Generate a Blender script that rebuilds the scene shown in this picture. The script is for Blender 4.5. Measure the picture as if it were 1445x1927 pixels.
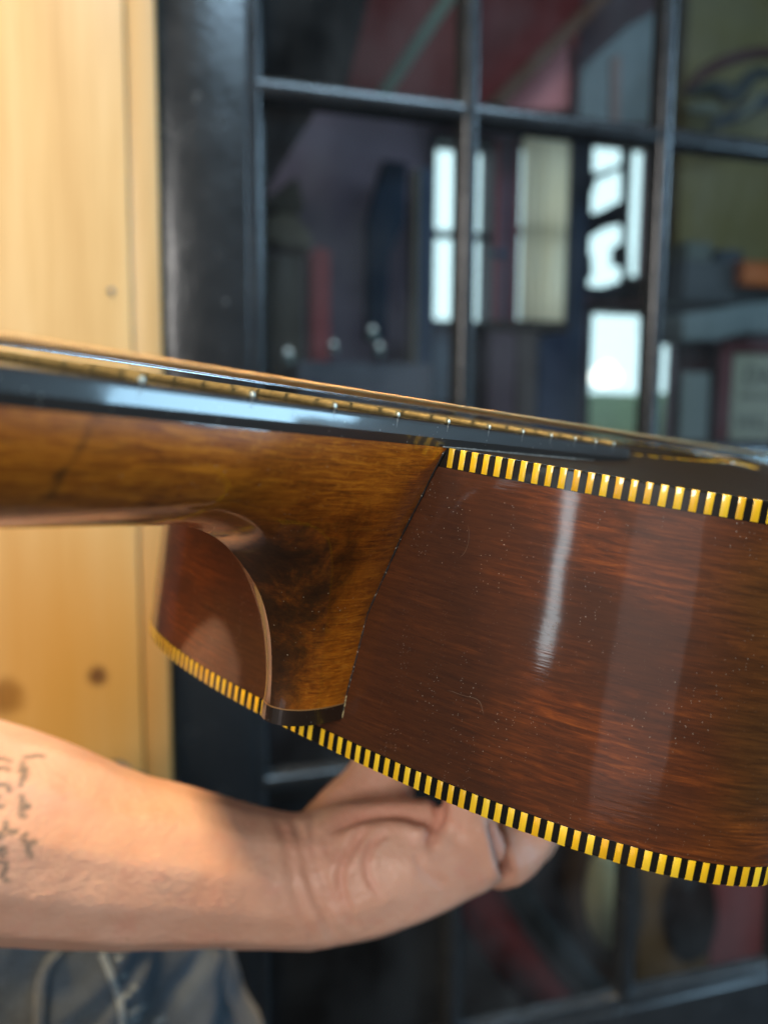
import bpy, bmesh, math, random
import numpy as np
from mathutils import Matrix, Vector, noise
from mathutils.bvhtree import BVHTree
random.seed(7); rng = np.random.default_rng(7)
scene = bpy.context.scene
col = scene.collection
for o in list(bpy.data.objects): bpy.data.objects.remove(o)

# ------------------------------------------------------------------ camera
F = 1563.6; CX, CY = 722.5, 963.5            # focal length and centre in photograph pixels
PITCH, ROLL, YAW = 0.1191, 0.0089, -0.2959   # camera against gravity; door against camera
CAM = Vector((0.0, 0.0, 1.30))
def rotx(a): c, s = math.cos(a), math.sin(a); return np.array([[1,0,0],[0,c,-s],[0,s,c]])
def roty(a): c, s = math.cos(a), math.sin(a); return np.array([[c,0,s],[0,1,0],[-s,0,c]])
def rotz(a): c, s = math.cos(a), math.sin(a); return np.array([[c,-s,0],[s,c,0],[0,0,1]])
R_CL = rotz(ROLL) @ rotx(PITCH)              # level (right, down, forward) -> camera
L2W = np.array([[1,0,0],[0,0,1],[0,-1,0]])   # level -> world axes
C2W = L2W @ R_CL.T
def at(px, py, depth):                       # photograph pixel + depth -> world point
    c = np.array([(px-CX)/F, (py-CY)/F, 1.0]) * depth
    return Vector(C2W @ c) + CAM
cam_data = bpy.data.cameras.new('camera'); cam = bpy.data.objects.new('camera', cam_data); col.objects.link(cam)
r, d, f = C2W[:,0], C2W[:,1], C2W[:,2]
m = Matrix.Identity(4)
for i in range(3): m[i][0] = r[i]; m[i][1] = -d[i]; m[i][2] = -f[i]; m[i][3] = CAM[i]
cam.matrix_world = m
cam_data.sensor_fit = 'VERTICAL'; cam_data.sensor_height = 36; cam_data.lens = F/1927*36
cam_data.clip_start = 0.01; cam_data.clip_end = 100
cam_data.dof.use_dof = True; cam_data.dof.focus_distance = 0.188; cam_data.dof.aperture_fstop = 8.2
scene.camera = cam

# ------------------------------------------------------------------ world and lamps
world = bpy.data.worlds.new('World'); scene.world = world; world.use_nodes = True
bg = world.node_tree.nodes['Background']; bg.inputs[0].default_value = (1.0, 0.95, 0.92, 1); bg.inputs[1].default_value = 0.035
def area(name, loc, target, sx, sy, energy, color, spread=180):
    l = bpy.data.lights.new(name, 'AREA'); l.shape = 'RECTANGLE'; l.size = sx; l.size_y = sy
    l.energy = energy; l.color = color; l.spread = math.radians(spread)
    o = bpy.data.objects.new(name, l); col.objects.link(o); o.location = loc
    o.rotation_euler = (Vector(target)-Vector(loc)).to_track_quat('-Z', 'Y').to_euler()
    return o
area('daylight_window', (2.1, 0.23, 0.985), (0.05, 0.25, 1.2), 0.66, 0.34, 15, (0.42, 0.74, 1.0))
area('porch_skylight', (2.9, 0.45, 2.3), (0.4, 0.75, 1.3), 0.6, 0.9, 30, (0.46, 0.74, 1.0))
area('high_sky', (1.2, -0.7, 3.45), (0.35, 0.85, 1.3), 1.1, 0.7, 52, (0.50, 0.77, 1.0))
area('front_fill', (-0.75, -2.1, 2.05), (0.0, 0.3, 1.2), 1.0, 0.8, 52, (1.0, 0.95, 0.90))  # fill lamp added behind the camera to brighten guitar and hand
area('overhead_lamp', (-0.50, 0.20, 2.75), (-0.20, 0.36, 1.15), 0.30, 0.30, 7.5, (1.0, 0.70, 0.37), 70)
area('gap_in_shutters', (-1.72, -1.83, 1.16), (0.05, 0.15, 1.25), 0.11, 0.75, 2.2, (0.80, 0.94, 1.0))
area('low_doorway', (-0.72, -2.35, 0.72), (0.08, 0.15, 1.25), 0.95, 1.0, 1.8, (1.0, 0.86, 0.86))

scene.view_settings.view_transform = 'Standard'; scene.view_settings.look = 'None'
scene.view_settings.exposure = 0.0; scene.view_settings.gamma = 1.0
scene.render.engine = 'CYCLES'; scene.cycles.use_denoising = True
scene.cycles.max_bounces = 8; scene.cycles.transparent_max_bounces = 12
scene.cycles.caustics_reflective = False; scene.cycles.caustics_refractive = False
scene.cycles.sample_clamp_indirect = 4.0

# ------------------------------------------------------------------ helpers: objects
def tag(o, label=None, cat=None, group=None, kind=None):
    if label: o['label'] = label
    if cat: o['category'] = cat
    if group: o['group'] = group
    if kind: o['kind'] = kind
    return o
def empty(name, mat=None):
    o = bpy.data.objects.new(name, None); col.objects.link(o); o.empty_display_size = 0.02
    if mat is not None: o.matrix_world = mat
    return o
def link(name, me, mat, parent=None, local=None):
    if mat is not None and not me.materials: me.materials.append(mat)
    o = bpy.data.objects.new(name, me); col.objects.link(o)
    if parent is not None: o.parent = parent
    if local is not None:
        if parent is not None: o.matrix_local = local
        else: o.matrix_world = local
    return o
def mesh(name, verts, faces, mat, parent=None, uvs=None, smooth=True, local=None):
    me = bpy.data.meshes.new(name); me.from_pydata([tuple(map(float, v)) for v in verts], [], [tuple(f) for f in faces])
    me.validate(); me.update()
    if smooth:
        for p in me.polygons: p.use_smooth = True
    if uvs is not None:
        uv = me.uv_layers.new(name='UVMap')
        for l in me.loops: uv.data[l.index].uv = uvs[l.vertex_index]
    return link(name, me, mat, parent, local)
def bm_mesh(name, bm, smooth=False):
    me = bpy.data.meshes.new(name); bmesh.ops.recalc_face_normals(bm, faces=bm.faces); bm.to_mesh(me); bm.free()
    if smooth:
        for p in me.polygons: p.use_smooth = True
    return me
def add_box(bm, x0, x1, y0, y1, z0, z1, bev=0, seg=2):
    g = bmesh.ops.create_cube(bm, size=1)
    for v in g['verts']:
        v.co = Vector(((x0+x1)/2+v.co.x*(x1-x0), (y0+y1)/2+v.co.y*(y1-y0), (z0+z1)/2+v.co.z*(z1-z0)))
    if bev:
        es = list({e for v in g['verts'] for e in v.link_edges})
        bmesh.ops.bevel(bm, geom=es, offset=bev, segments=seg, affect='EDGES', profile=0.5)
def box(name, x0, x1, y0, y1, z0, z1, mat, parent=None, bev=0, smooth=False, local=None):
    bm = bmesh.new(); add_box(bm, x0, x1, y0, y1, z0, z1, bev)
    return link(name, bm_mesh(name, bm, smooth), mat, parent, local)
def tube_data(pts, rad, n=8, cap=True):
    pts = [Vector(p) for p in pts]; rads = rad if hasattr(rad, '__len__') else [rad]*len(pts)
    V, Fc = [], []; up = Vector((0.123, 0.41, 0.9))
    for i, p in enumerate(pts):
        t = (pts[min(i+1, len(pts)-1)] - pts[max(i-1, 0)]).normalized()
        a = t.cross(up).normalized(); b = t.cross(a).normalized()
        for k in range(n):
            an = 2*math.pi*k/n; V.append(p + (a*math.cos(an)+b*math.sin(an))*rads[i])
    for i in range(len(pts)-1):
        for k in range(n):
            Fc.append((i*n+k, i*n+(k+1) % n, (i+1)*n+(k+1) % n, (i+1)*n+k))
    if cap: Fc.append(tuple(range(n-1, -1, -1))); Fc.append(tuple((len(pts)-1)*n+k for k in range(n)))
    return V, Fc
def tube(name, pts, rad, mat, parent=None, n=8, local=None):
    V, Fc = tube_data(pts, rad, n); return mesh(name, V, Fc, mat, parent, local=local)
def catmull(P, n):
    P = [np.array(p, float) for p in P]; out = []
    for i in range(len(P)-1):
        p0 = P[i-1] if i else 2*P[0]-P[1]; p1, p2 = P[i], P[i+1]; p3 = P[i+2] if i+2 < len(P) else 2*P[-1]-P[-2]
        for k in range(n):
            t = k/n
            out.append(0.5*((2*p1)+(-p0+p2)*t+(2*p0-5*p1+4*p2-p3)*t*t+(-p0+3*p1-3*p2+p3)*t**3))
    out.append(P[-1]); return np.array(out)

# ------------------------------------------------------------------ helpers: materials
class NT:
    def __init__(s, name):
        s.m = bpy.data.materials.new(name); s.m.use_nodes = True; s.t = s.m.node_tree; s.n = s.t.nodes
        s.p = s.n['Principled BSDF']; s.out = s.n['Material Output']
    def new(s, kind, **kw):
        n = s.n.new('ShaderNode'+kind)
        for k, v in kw.items(): setattr(n, k, v)
        return n
    def link(s, a, b): s.t.links.new(a, b)
    def put(s, sock, v):
        if hasattr(v, 'links'): s.link(v, sock)
        else: sock.default_value = v
    def coord(s, kind='Object', scale=(1,1,1), loc=(0,0,0), rot=(0,0,0)):
        c = s.new('TexCoord'); mp = s.new('Mapping'); s.link(c.outputs[kind], mp.inputs[0])
        mp.inputs['Scale'].default_value = scale; mp.inputs['Location'].default_value = loc; mp.inputs['Rotation'].default_value = rot
        return mp.outputs[0]
    def noise(s, vec, scale, detail=4, rough=0.55, dist=0.0):
        n = s.new('TexNoise'); s.link(vec, n.inputs['Vector'])
        n.inputs['Scale'].default_value = scale; n.inputs['Detail'].default_value = detail
        n.inputs['Roughness'].default_value = rough; n.inputs['Distortion'].default_value = dist
        return n.outputs['Fac']
    def ramp(s, fac, stops, interp='LINEAR'):
        r = s.new('ValToRGB'); s.link(fac, r.inputs[0]); r.color_ramp.interpolation = interp
        e = r.color_ramp.elements
        while len(e) < len(stops): e.new(0.5)
        for el, (p, c) in zip(e, stops):
            el.position = p; el.color = (c, c, c, 1) if not hasattr(c, '__len__') else (*c[:3], 1)
        return r.outputs[0]
    def mix(s, fac, a, b, mode='MIX'):
        n = s.new('MixRGB', blend_type=mode); s.put(n.inputs[0], fac)
        for i, v in ((1, a), (2, b)): s.put(n.inputs[i], v if hasattr(v, 'links') else (*v[:3], 1))
        return n.outputs[0]
    def math(s, op, a, b=0.0, clamp=False):
        n = s.new('Math', operation=op, use_clamp=clamp); s.put(n.inputs[0], a); s.put(n.inputs[1], b); return n.outputs[0]
    def maprange(s, v, a, b, c=0.0, d=1.0):
        n = s.new('MapRange', interpolation_type='SMOOTHSTEP'); s.put(n.inputs[0], v)
        for i, x in zip((1,2,3,4), (a,b,c,d)): n.inputs[i].default_value = x
        return n.outputs[0]
    def sep(s, vec):
        n = s.new('SeparateXYZ'); s.link(vec, n.inputs[0]); return n.outputs
    def bump(s, h, strength, dist, normal=None):
        n = s.new('Bump'); s.link(h, n.inputs['Height']); n.inputs['Strength'].default_value = strength; n.inputs['Distance'].default_value = dist
        if normal is not None: s.link(normal, n.inputs['Normal'])
        return n.outputs[0]
    def set(s, **kw):
        names = dict(color='Base Color', rough='Roughness', metal='Metallic', normal='Normal', coat='Coat Weight', coat_rough='Coat Roughness',
                     coat_normal='Coat Normal', spec='Specular IOR Level', sss='Subsurface Weight', sss_scale='Subsurface Scale', sss_r='Subsurface Radius',
                     emis='Emission Color', emis_s='Emission Strength', alpha='Alpha', sheen='Sheen Weight', coat_ior='Coat IOR', trans='Transmission Weight', ior='IOR')
        for k, v in kw.items():
            if k in ('color', 'emis') and not hasattr(v, 'links'): v = (*v[:3], 1)
            s.put(s.p.inputs[names[k]], v)
        return s.m
def dust_mask(t, vec, scale, thr, density_scale=25):
    v = t.new('TexVoronoi', feature='F1'); t.link(vec, v.inputs['Vector']); v.inputs['Scale'].default_value = scale
    near = t.maprange(v.outputs['Distance'], thr*0.55, thr, 1, 0)
    sp = t.sep(v.outputs['Color'])
    pick = t.math('GREATER_THAN', sp[0], 0.70)
    return t.math('MULTIPLY', near, pick)
def scratch_mask(t, vec, scale, width, thr=0.5):
    n = t.new('TexNoise'); t.link(vec, n.inputs['Vector']); n.inputs['Scale'].default_value = scale; n.inputs['Detail'].default_value = 1; n.inputs['Distortion'].default_value = 1.2
    a = t.math('ABSOLUTE', t.math('SUBTRACT', n.outputs['Fac'], 0.5))
    line = t.maprange(a, width*0.4, width, 1, 0)
    gate = t.maprange(t.noise(vec, scale*2.3, 2), thr, thr+0.08, 0, 1)
    return t.math('MULTIPLY', line, gate)

def mat_side():
    t = NT('mahogany_side'); uv = t.coord('UV', (1,1,1))
    su = t.coord('UV', (85, 950, 1)); gr = t.noise(su, 1.0, 6, 0.68, 0.5)
    fine = t.noise(t.coord('UV', (330, 3600, 1)), 1.0, 3, 0.6)
    big = t.noise(t.coord('UV', (20, 46, 1), (0.3, 0.2, 0)), 1.0, 4, 0.6, 0.3)
    big2 = t.noise(t.coord('UV', (9, 12, 1), (3.3, 1.2, 0)), 1.0, 2, 0.5)
    base = t.ramp(gr, [(0.30, (0.052, 0.0130, 0.0028)), (0.46, (0.098, 0.0230, 0.0042)), (0.60, (0.185, 0.043, 0.0060)), (0.74, (0.33, 0.088, 0.011))])
    uvx = t.sep(uv); heelward = t.maprange(t.math('ABSOLUTE', uvx[0]), 0.030, 0.066, 0.18, 1.0)
    dark = t.mix(t.math('MULTIPLY', t.maprange(big, 0.40, 0.68), heelward), t.ramp(gr, [(0.3, (0.042, 0.0120, 0.0036)), (0.7, (0.068, 0.0195, 0.0052))]), base)
    olive = t.mix(t.maprange(big2, 0.50, 0.68, 0, 0.7), dark, t.ramp(gr, [(0.3, (0.036, 0.0155, 0.0032)), (0.6, (0.100, 0.043, 0.0080)), (0.8, (0.17, 0.070, 0.012))]))
    pore = t.maprange(fine, 0.55, 0.75, 1.0, 0.55)
    c = t.mix(1.0, olive, t.mix(pore, (0,0,0), (1,1,1)), 'MULTIPLY')
    d3 = t.coord('Object', (1,1,1))
    dm = t.math('MAXIMUM', dust_mask(t, d3, 800, 0.12), dust_mask(t, t.coord('Object', (1,1,1), (0.31,0.12,0.25)), 1500, 0.17)); dm2 = dust_mask(t, t.coord('Object', (1,1,1), (0.1,0.2,0.05)), 280, 0.045)
    gate = t.maprange(t.noise(d3, 55, 3), 0.42, 0.62)
    dm = t.math('MULTIPLY', t.math('MAXIMUM', dm, dm2), t.math('ADD', t.math('MULTIPLY', gate, 0.75), 0.15), True)
    sc = t.math('MULTIPLY', scratch_mask(t, d3, 26, 0.0016, 0.60), 0.16)
    c = t.mix(t.math('MULTIPLY', dm, 0.42), c, (0.50, 0.42, 0.30))
    c = t.mix(sc, c, (0.5, 0.4, 0.28))
    rough = t.math('ADD', t.math('MULTIPLY', t.noise(d3, 90, 4), 0.10), 0.02)
    h = t.math('ADD', t.math('MULTIPLY', t.noise(t.coord('UV', (22, 30, 1)), 1, 2), 1.0), t.math('MULTIPLY', dm, 0.12))
    h2 = t.math('MULTIPLY', t.noise(t.coord('UV', (120, 900, 1)), 1, 3), 0.05)
    nb = t.bump(t.math('ADD', h, h2), 0.35, 0.0009)
    nb = t.bump(sc, 0.25, 0.0001, nb)
    cr = t.math('ADD', t.math('MULTIPLY', dm, 0.4), t.math('ADD', 0.045, t.math('MULTIPLY', rough, 0.4)))
    return t.set(color=c, rough=0.45, coat=1.0, coat_rough=cr, coat_normal=nb, normal=nb, spec=0.25, coat_ior=1.5)
def mat_neck():
    t = NT('stained_maple_neck'); o = t.coord('Object')
    xyz = t.sep(o)
    g = t.noise(t.coord('Object', (85, 420, 900)), 1.0, 6, 0.68, 1.1)
    fl = t.noise(t.coord('Object', (190, 60, 90)), 1.0, 3, 0.6, 0.8)
    bl = t.noise(t.coord('Object', (110, 110, 110), (0.2, 0.1, 0)), 1.0, 6, 0.68, 0.5)
    base = t.ramp(g, [(0.30, (0.125, 0.026, 0.0014)), (0.5, (0.36, 0.088, 0.0040)), (0.70, (0.70, 0.215, 0.011))])
    base = t.mix(t.maprange(fl, 0.38, 0.7, 0.0, 0.40), base, (0.48, 0.138, 0.008))
    at_ = t.new('Attribute'); at_.attribute_name = 'stain'
    flk = t.noise(t.coord('Object', (70, 420, 2300)), 1.0, 3, 0.6, 0.3); base = t.mix(t.maprange(flk, 0.56, 0.70, 0, 0.45), base, (0.085, 0.026, 0.003))
    sp_ = t.noise(t.coord('Object', (420, 700, 900)), 1.0, 2, 0.6); base = t.mix(t.maprange(sp_, 0.55, 0.75, 0, 0.35), base, (0.66, 0.23, 0.02))
    st = t.math('ADD', at_.outputs['Fac'], t.math('MULTIPLY', t.math('SUBTRACT', bl, 0.5), 1.25))
    bl2 = t.noise(o, 330, 4, 0.65, 0.4); st = t.math('ADD', st, t.math('MULTIPLY', t.math('SUBTRACT', bl2, 0.5), 0.6))
    st = t.math('ADD', st, t.math('MULTIPLY', t.math('SUBTRACT', g, 0.5), 0.5))
    k = t.maprange(st, 0.05, 1.15)
    c = t.mix(k, base, t.ramp(g, [(0.3, (0.018, 0.0062, 0.0015)), (0.7, (0.048, 0.0175, 0.0034))]))
    # dark scar in the wood
    sx = t.math('ADD', xyz[0], t.math('MULTIPLY', xyz[2], -0.35)); sx = t.math('ADD', sx, t.math('MULTIPLY', t.noise(o, 160, 3), 0.006))
    scar = t.maprange(t.math('ABSOLUTE', t.math('SUBTRACT', sx, -0.0833)), 0.0002, 0.0014, 1, 0)
    scar = t.math('MULTIPLY', scar, t.maprange(xyz[2], -0.0225, -0.016)); scar = t.math('MULTIPLY', scar, t.maprange(t.noise(o, 300, 2), 0.3, 0.6, 0.1, 0.65))
    c = t.mix(scar, c, (0.02, 0.009, 0.003))
    dm = dust_mask(t, o, 900, 0.16)
    dm = t.math('MULTIPLY', dm, t.maprange(t.noise(o, 70, 3), 0.48, 0.62))
    c = t.mix(t.math('MULTIPLY', dm, 0.6), c, (0.6, 0.5, 0.35))
    h = t.math('ADD', t.noise(t.coord('Object', (30, 30, 30)), 1, 2), t.math('MULTIPLY', t.noise(t.coord('Object', (90, 300, 900)), 1, 3), 0.10))
    nb = t.bump(h, 0.3, 0.0005)
    return t.set(color=c, rough=0.4, coat=1.0, coat_rough=0.06, coat_normal=nb, normal=nb, spec=0.3)
def mat_lacquer(name, c, rough=0.06, speck=0.0, bumpy=0.15):
    t = NT(name); o = t.coord('Object')
    n = t.noise(t.coord('Object', (60, 300, 300)), 1, 4)
    cc = t.mix(n, tuple(x*0.7 for x in c), tuple(x*1.35 for x in c))
    if speck:
        dm = dust_mask(t, o, 800, 0.16); dm = t.math('MULTIPLY', dm, speck); cc = t.mix(dm, cc, (0.6, 0.55, 0.48))
    nb = t.bump(t.noise(o, 60, 3), bumpy, 0.0006)
    r = t.math('ADD', rough, t.math('MULTIPLY', t.noise(o, 150, 3), 0.08))
    return t.set(color=cc, rough=0.4, coat=1.0, coat_rough=r, coat_normal=nb, normal=nb)
def mat_plain(name, c, rough=0.5, var=0.25, scale=40, metal=0.0, bump=0.0, coat=0.0, spec=0.5):
    t = NT(name); o = t.coord('Object'); n = t.noise(o, scale, 5)
    cc = t.mix(n, tuple(x*(1-var) for x in c), tuple(min(1, x*(1+var)) for x in c))
    kw = dict(color=cc, rough=rough, metal=metal, coat=coat, spec=spec)
    if bump: kw['normal'] = t.bump(t.noise(o, scale*3, 4), bump, 0.002)
    return t.set(**kw)
def mat_emit(name, c, s):
    t = NT(name); o = t.coord('Object'); n = t.noise(o, 1.5, 2)
    cc = t.mix(n, tuple(x*0.94 for x in c), c)
    return t.set(color=(0,0,0), emis=cc, emis_s=s, rough=1, spec=0)
def mat_tile():
    t = NT('amber_ivoroid'); o = t.coord('Object')
    oi = t.new('ObjectInfo'); g = t.coord('Object', (1,1,1))
    n = t.noise(g, 500, 3); v = t.math('ADD', t.math('MULTIPLY', oi.outputs['Random'], 0.6), t.math('MULTIPLY', n, 0.4))
    c = t.ramp(v, [(0.1, (0.74, 0.37, 0.008)), (0.5, (0.88, 0.52, 0.012)), (0.95, (0.93, 0.62, 0.035))])
    return t.set(color=c, rough=0.35, coat=0.9, coat_rough=0.06)
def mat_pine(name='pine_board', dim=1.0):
    t = NT(name); o = t.coord('Object')
    warp = t.noise(t.coord('Object', (3, 3, 0.8)), 1, 3)
    xyz = t.sep(o)
    vec = t.new('CombineXYZ'); t.link(t.math('ADD', xyz[0], t.math('MULTIPLY', warp, 0.05)), vec.inputs[0]); t.link(t.math('MULTIPLY', xyz[2], 0.06), vec.inputs[2])
    w = t.noise(vec.outputs[0], 42, 3, 0.6); fine = t.noise(t.coord('Object', (400, 100, 9)), 1, 4, 0.6)
    c = t.ramp(w, [(0.3, (0.62, 0.40, 0.165)), (0.5, (0.70, 0.48, 0.215)), (0.7, (0.76, 0.55, 0.27))])
    c = t.mix(t.maprange(fine, 0.48, 0.8, 0, 0.4), c, (0.46, 0.25, 0.075))
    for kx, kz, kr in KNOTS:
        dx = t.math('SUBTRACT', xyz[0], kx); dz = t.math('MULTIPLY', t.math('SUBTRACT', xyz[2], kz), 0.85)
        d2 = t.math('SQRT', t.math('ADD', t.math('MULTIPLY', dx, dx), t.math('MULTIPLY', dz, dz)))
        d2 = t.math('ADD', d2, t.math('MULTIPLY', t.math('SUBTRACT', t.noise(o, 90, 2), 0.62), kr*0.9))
        c = t.mix(t.maprange(d2, kr*0.9, kr*24, 0.62, 0), c, (0.58, 0.235, 0.022))  # broad orange round the knots paints in the dimmer pine below the neck
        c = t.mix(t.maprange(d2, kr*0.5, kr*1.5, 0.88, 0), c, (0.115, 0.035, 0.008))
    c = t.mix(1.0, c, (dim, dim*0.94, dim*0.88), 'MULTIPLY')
    nb = t.bump(w, 0.15, 0.001)
    return t.set(color=c, rough=0.42, normal=nb, coat=0.35, coat_rough=0.25)
def mat_glass():
    t = NT('window_glass'); o = t.coord('Object')
    fr = t.new('Fresnel'); geo = t.new('NewGeometry')   # both faces of the sheet reflect like air to glass
    t.link(t.math('ADD', 1.5, t.math('MULTIPLY', geo.outputs['Backfacing'], 1/1.5-1.5)), fr.inputs[0])
    nb = t.bump(t.noise(o, 1.4, 1), 0.04, 0.01); t.link(nb, fr.inputs['Normal'])
    tr = t.new('BsdfTransparent'); tr.inputs[0].default_value = (0.90, 0.93, 0.92, 1)
    gl = t.new('BsdfGlossy'); gl.inputs['Roughness'].default_value = 0.03; t.link(nb, gl.inputs['Normal'])
    mx = t.new('MixShader'); t.link(fr.outputs[0], mx.inputs[0]); t.link(tr.outputs[0], mx.inputs[1]); t.link(gl.outputs[0], mx.inputs[2])
    df = t.new('BsdfDiffuse'); df.inputs[0].default_value = (0.5, 0.55, 0.6, 1)
    mx2 = t.new('MixShader'); t.link(t.math('MULTIPLY', t.maprange(t.noise(o, 2.2, 3), 0.3, 0.7), 0.022), mx2.inputs[0])
    t.link(mx.outputs[0], mx2.inputs[1]); t.link(df.outputs[0], mx2.inputs[2])
    t.link(mx2.outputs[0], t.out.inputs[0]); return t.m
def mat_paint_black():
    t = NT('black_gloss_paint'); o = t.coord('Object')
    n = t.noise(o, 30, 5); c = t.mix(n, (0.011, 0.013, 0.015), (0.022, 0.025, 0.028))
    wear = t.maprange(t.noise(o, 55, 6, 0.7), 0.66, 0.74, 0, 0.35); c = t.mix(wear, c, (0.25, 0.28, 0.30))
    nb = t.bump(t.math('ADD', t.noise(t.coord('Object', (80, 80, 14)), 1, 4), t.noise(o, 140, 3)), 0.35, 0.0012)
    return t.set(color=c, rough=t.math('ADD', 0.17, t.math('MULTIPLY', n, 0.16)), normal=nb, spec=0.8)
def mat_skin():
    t = NT('skin'); o = t.coord('Object')
    n = t.noise(o, 28, 4); n2 = t.noise(o, 110, 4); n3 = t.noise(o, 420, 3)
    c = t.mix(t.maprange(n, 0.35, 0.65), (0.58, 0.315, 0.215), (0.66, 0.40, 0.29))
    c = t.mix(t.maprange(n2, 0.5, 0.75, 0, 0.35), c, (0.60, 0.26, 0.19))
    a = t.new('Attribute'); a.attribute_name = 'red'
    c = t.mix(t.math('MULTIPLY', a.outputs['Fac'], 0.45), c, (0.56, 0.20, 0.14))
    ink = t.new('Attribute'); ink.attribute_name = 'ink'; c = t.mix(t.math('MULTIPLY', ink.outputs['Fac'], 0.85), c, (0.075, 0.085, 0.07))
    fre = t.maprange(t.noise(o, 130, 2), 0.72, 0.78, 0, 0.35); c = t.mix(fre, c, (0.35, 0.16, 0.08))
    h = t.math('ADD', n3, t.math('MULTIPLY', t.noise(t.coord('Object', (300, 300, 900)), 1, 2), 0.5))
    return t.set(color=c, rough=0.45, sss=0.12, sss_scale=0.004, sss_r=(1.0, 0.35, 0.2), normal=t.bump(h, 0.45, 0.0010), spec=0.4)
def mat_denim(name, c):
    t = NT(name); o = t.coord('Object'); n = t.noise(o, 26, 5, 0.6); w = t.noise(t.coord('Object', (2600, 2600, 700)), 1, 2); n2 = t.noise(o, 9, 3)
    cc = t.mix(t.maprange(n, 0.3, 0.7), tuple(x*0.6 for x in c), tuple(x*1.5 for x in c))
    cc = t.mix(t.maprange(n2, 0.52, 0.70, 0, 0.5), cc, (0.055, 0.050, 0.030))
    cc = t.mix(t.maprange(w, 0.45, 0.75, 0, 0.35), cc, (0.32, 0.37, 0.42))
    return t.set(color=cc, rough=0.9, normal=t.bump(w, 0.4, 0.0006), spec=0.15, sheen=0.2)
def mat_wound():
    t = NT('bronze_wound_string'); w = t.new('TexWave', wave_type='BANDS', bands_direction='X'); t.link(t.coord('Object'), w.inputs[0]); w.inputs['Scale'].default_value = 560
    c = t.mix(w.outputs[1], (0.50, 0.26, 0.09), (0.88, 0.62, 0.32))
    return t.set(color=c, metal=1.0, rough=0.33, normal=t.bump(w.outputs[1], 0.8, 0.0003))

# ------------------------------------------------------------------ the door side of the place (door frame: X along door, Y away, Z up)
DD = 0.80
T_DOOR = Matrix.Translation(CAM) @ Matrix.Rotation(-YAW, 4, 'Z')
T_INV = T_DOOR.inverted()
def duv(px, py, w):
    c = np.array([(px-CX)/F, (py-CY)/F, 1.0]); l = roty(-YAW) @ (R_CL.T @ c); k = (DD+w)/l[2]
    return l[0]*k, -l[1]*k                    # X along the door, Z relative to the camera height
FLOOR = -1.30
V_ = [0.117, 0.3305, 0.5548, 0.7755]
H_ = [0.9695, 0.633, 0.2965, -0.040, -0.3765, -0.7055]
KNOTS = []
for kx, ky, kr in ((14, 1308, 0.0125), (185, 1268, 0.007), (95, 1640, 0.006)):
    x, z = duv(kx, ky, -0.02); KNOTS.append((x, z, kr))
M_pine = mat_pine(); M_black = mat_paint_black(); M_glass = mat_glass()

def build_door():
    root = empty('french_door', T_DOOR @ Matrix.Translation((0.03, DD, FLOOR)))
    tag(root, 'black painted french door with small glass panes behind the guitar', 'door')
    inv = Matrix.Translation((-0.03, -DD, -FLOOR))
    y0, y1 = -0.004, 0.036                    # stile face towards the camera, back face
    def part(name, x0, x1, z0, z1):
        return box(name, x0, x1, DD+y0, DD+y1, z0, z1, M_black, root, 0.003, True, inv)
    part('stile', 0.0305, V_[0]-0.006, FLOOR+0.01, 1.09); part('stile', V_[3]+0.006, V_[3]+0.10, FLOOR+0.01, 1.09)
    part('rail', V_[0]-0.0055, V_[3]+0.0055, H_[0]+0.006, 1.0895); part('rail', V_[0]-0.0055, V_[3]+0.0055, FLOOR+0.0105, H_[5]-0.006)
    # moulded muntin: flat nose, ovolo flanks, rebate at the glass
    prof = [(-0.0118, 0.0165), (-0.0118, 0.0128), (-0.0096, 0.0118), (-0.0091, 0.0045), (-0.0074, 0.0014), (-0.0040, 0.0002), (0.0, -0.0002), (0.0040, 0.0002), (0.0074, 0.0014), (0.0091, 0.0045), (0.0096, 0.0118), (0.0118, 0.0128), (0.0118, 0.0165)]
    def bar(name, axis, c, a, b):
        vs, fs = [], []; n = len(prof)
        segs = 24
        for i in range(segs+1):
            q = a+(b-a)*i/segs
            for (dx, dy) in prof:
                j = 0.0004*noise.noise(Vector((q*40+c*9, dx*300, dy*100)))
                vs.append((c+dx, DD+dy+j, q) if axis == 'v' else (q, DD+dy+0.0006+j, c+dx))
        for i in range(segs):
            for k in range(n): fs.append((i*n+k, i*n+(k+1) % n, (i+1)*n+(k+1) % n, (i+1)*n+k))
        o = mesh(name, vs, fs, M_black, root, local=inv); return o
    for x in V_[1:3]: bar('muntin', 'v', x, H_[5], H_[0])
    for z in H_[1:5]: bar('muntin', 'h', z, V_[0], V_[3])
    # beads round the edge of the glazed field
    for x in (V_[0]-0.0025, V_[3]+0.0025):
        bar('bead', 'v', x, H_[5], H_[0])
    for z in (H_[0]+0.002, H_[5]-0.002): bar('bead', 'h', z, V_[0], V_[3])
    bm = bmesh.new(); add_box(bm, 0, 1, 0, 0.003, 0, 1); pane = bm_mesh('pane', bm); pane.materials.append(M_glass)
    for i in range(3):
        for j in range(5):
            o = bpy.data.objects.new('pane', pane); col.objects.link(o); o.parent = root
            o.matrix_local = inv @ Matrix.Translation((V_[i]+0.001, DD+0.0175, H_[j+1]+0.001)) @ Matrix.Diagonal((V_[i+1]-V_[i]-0.002, 1, H_[j]-H_[j+1]-0.002, 1))
    return root
build_door()

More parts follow.
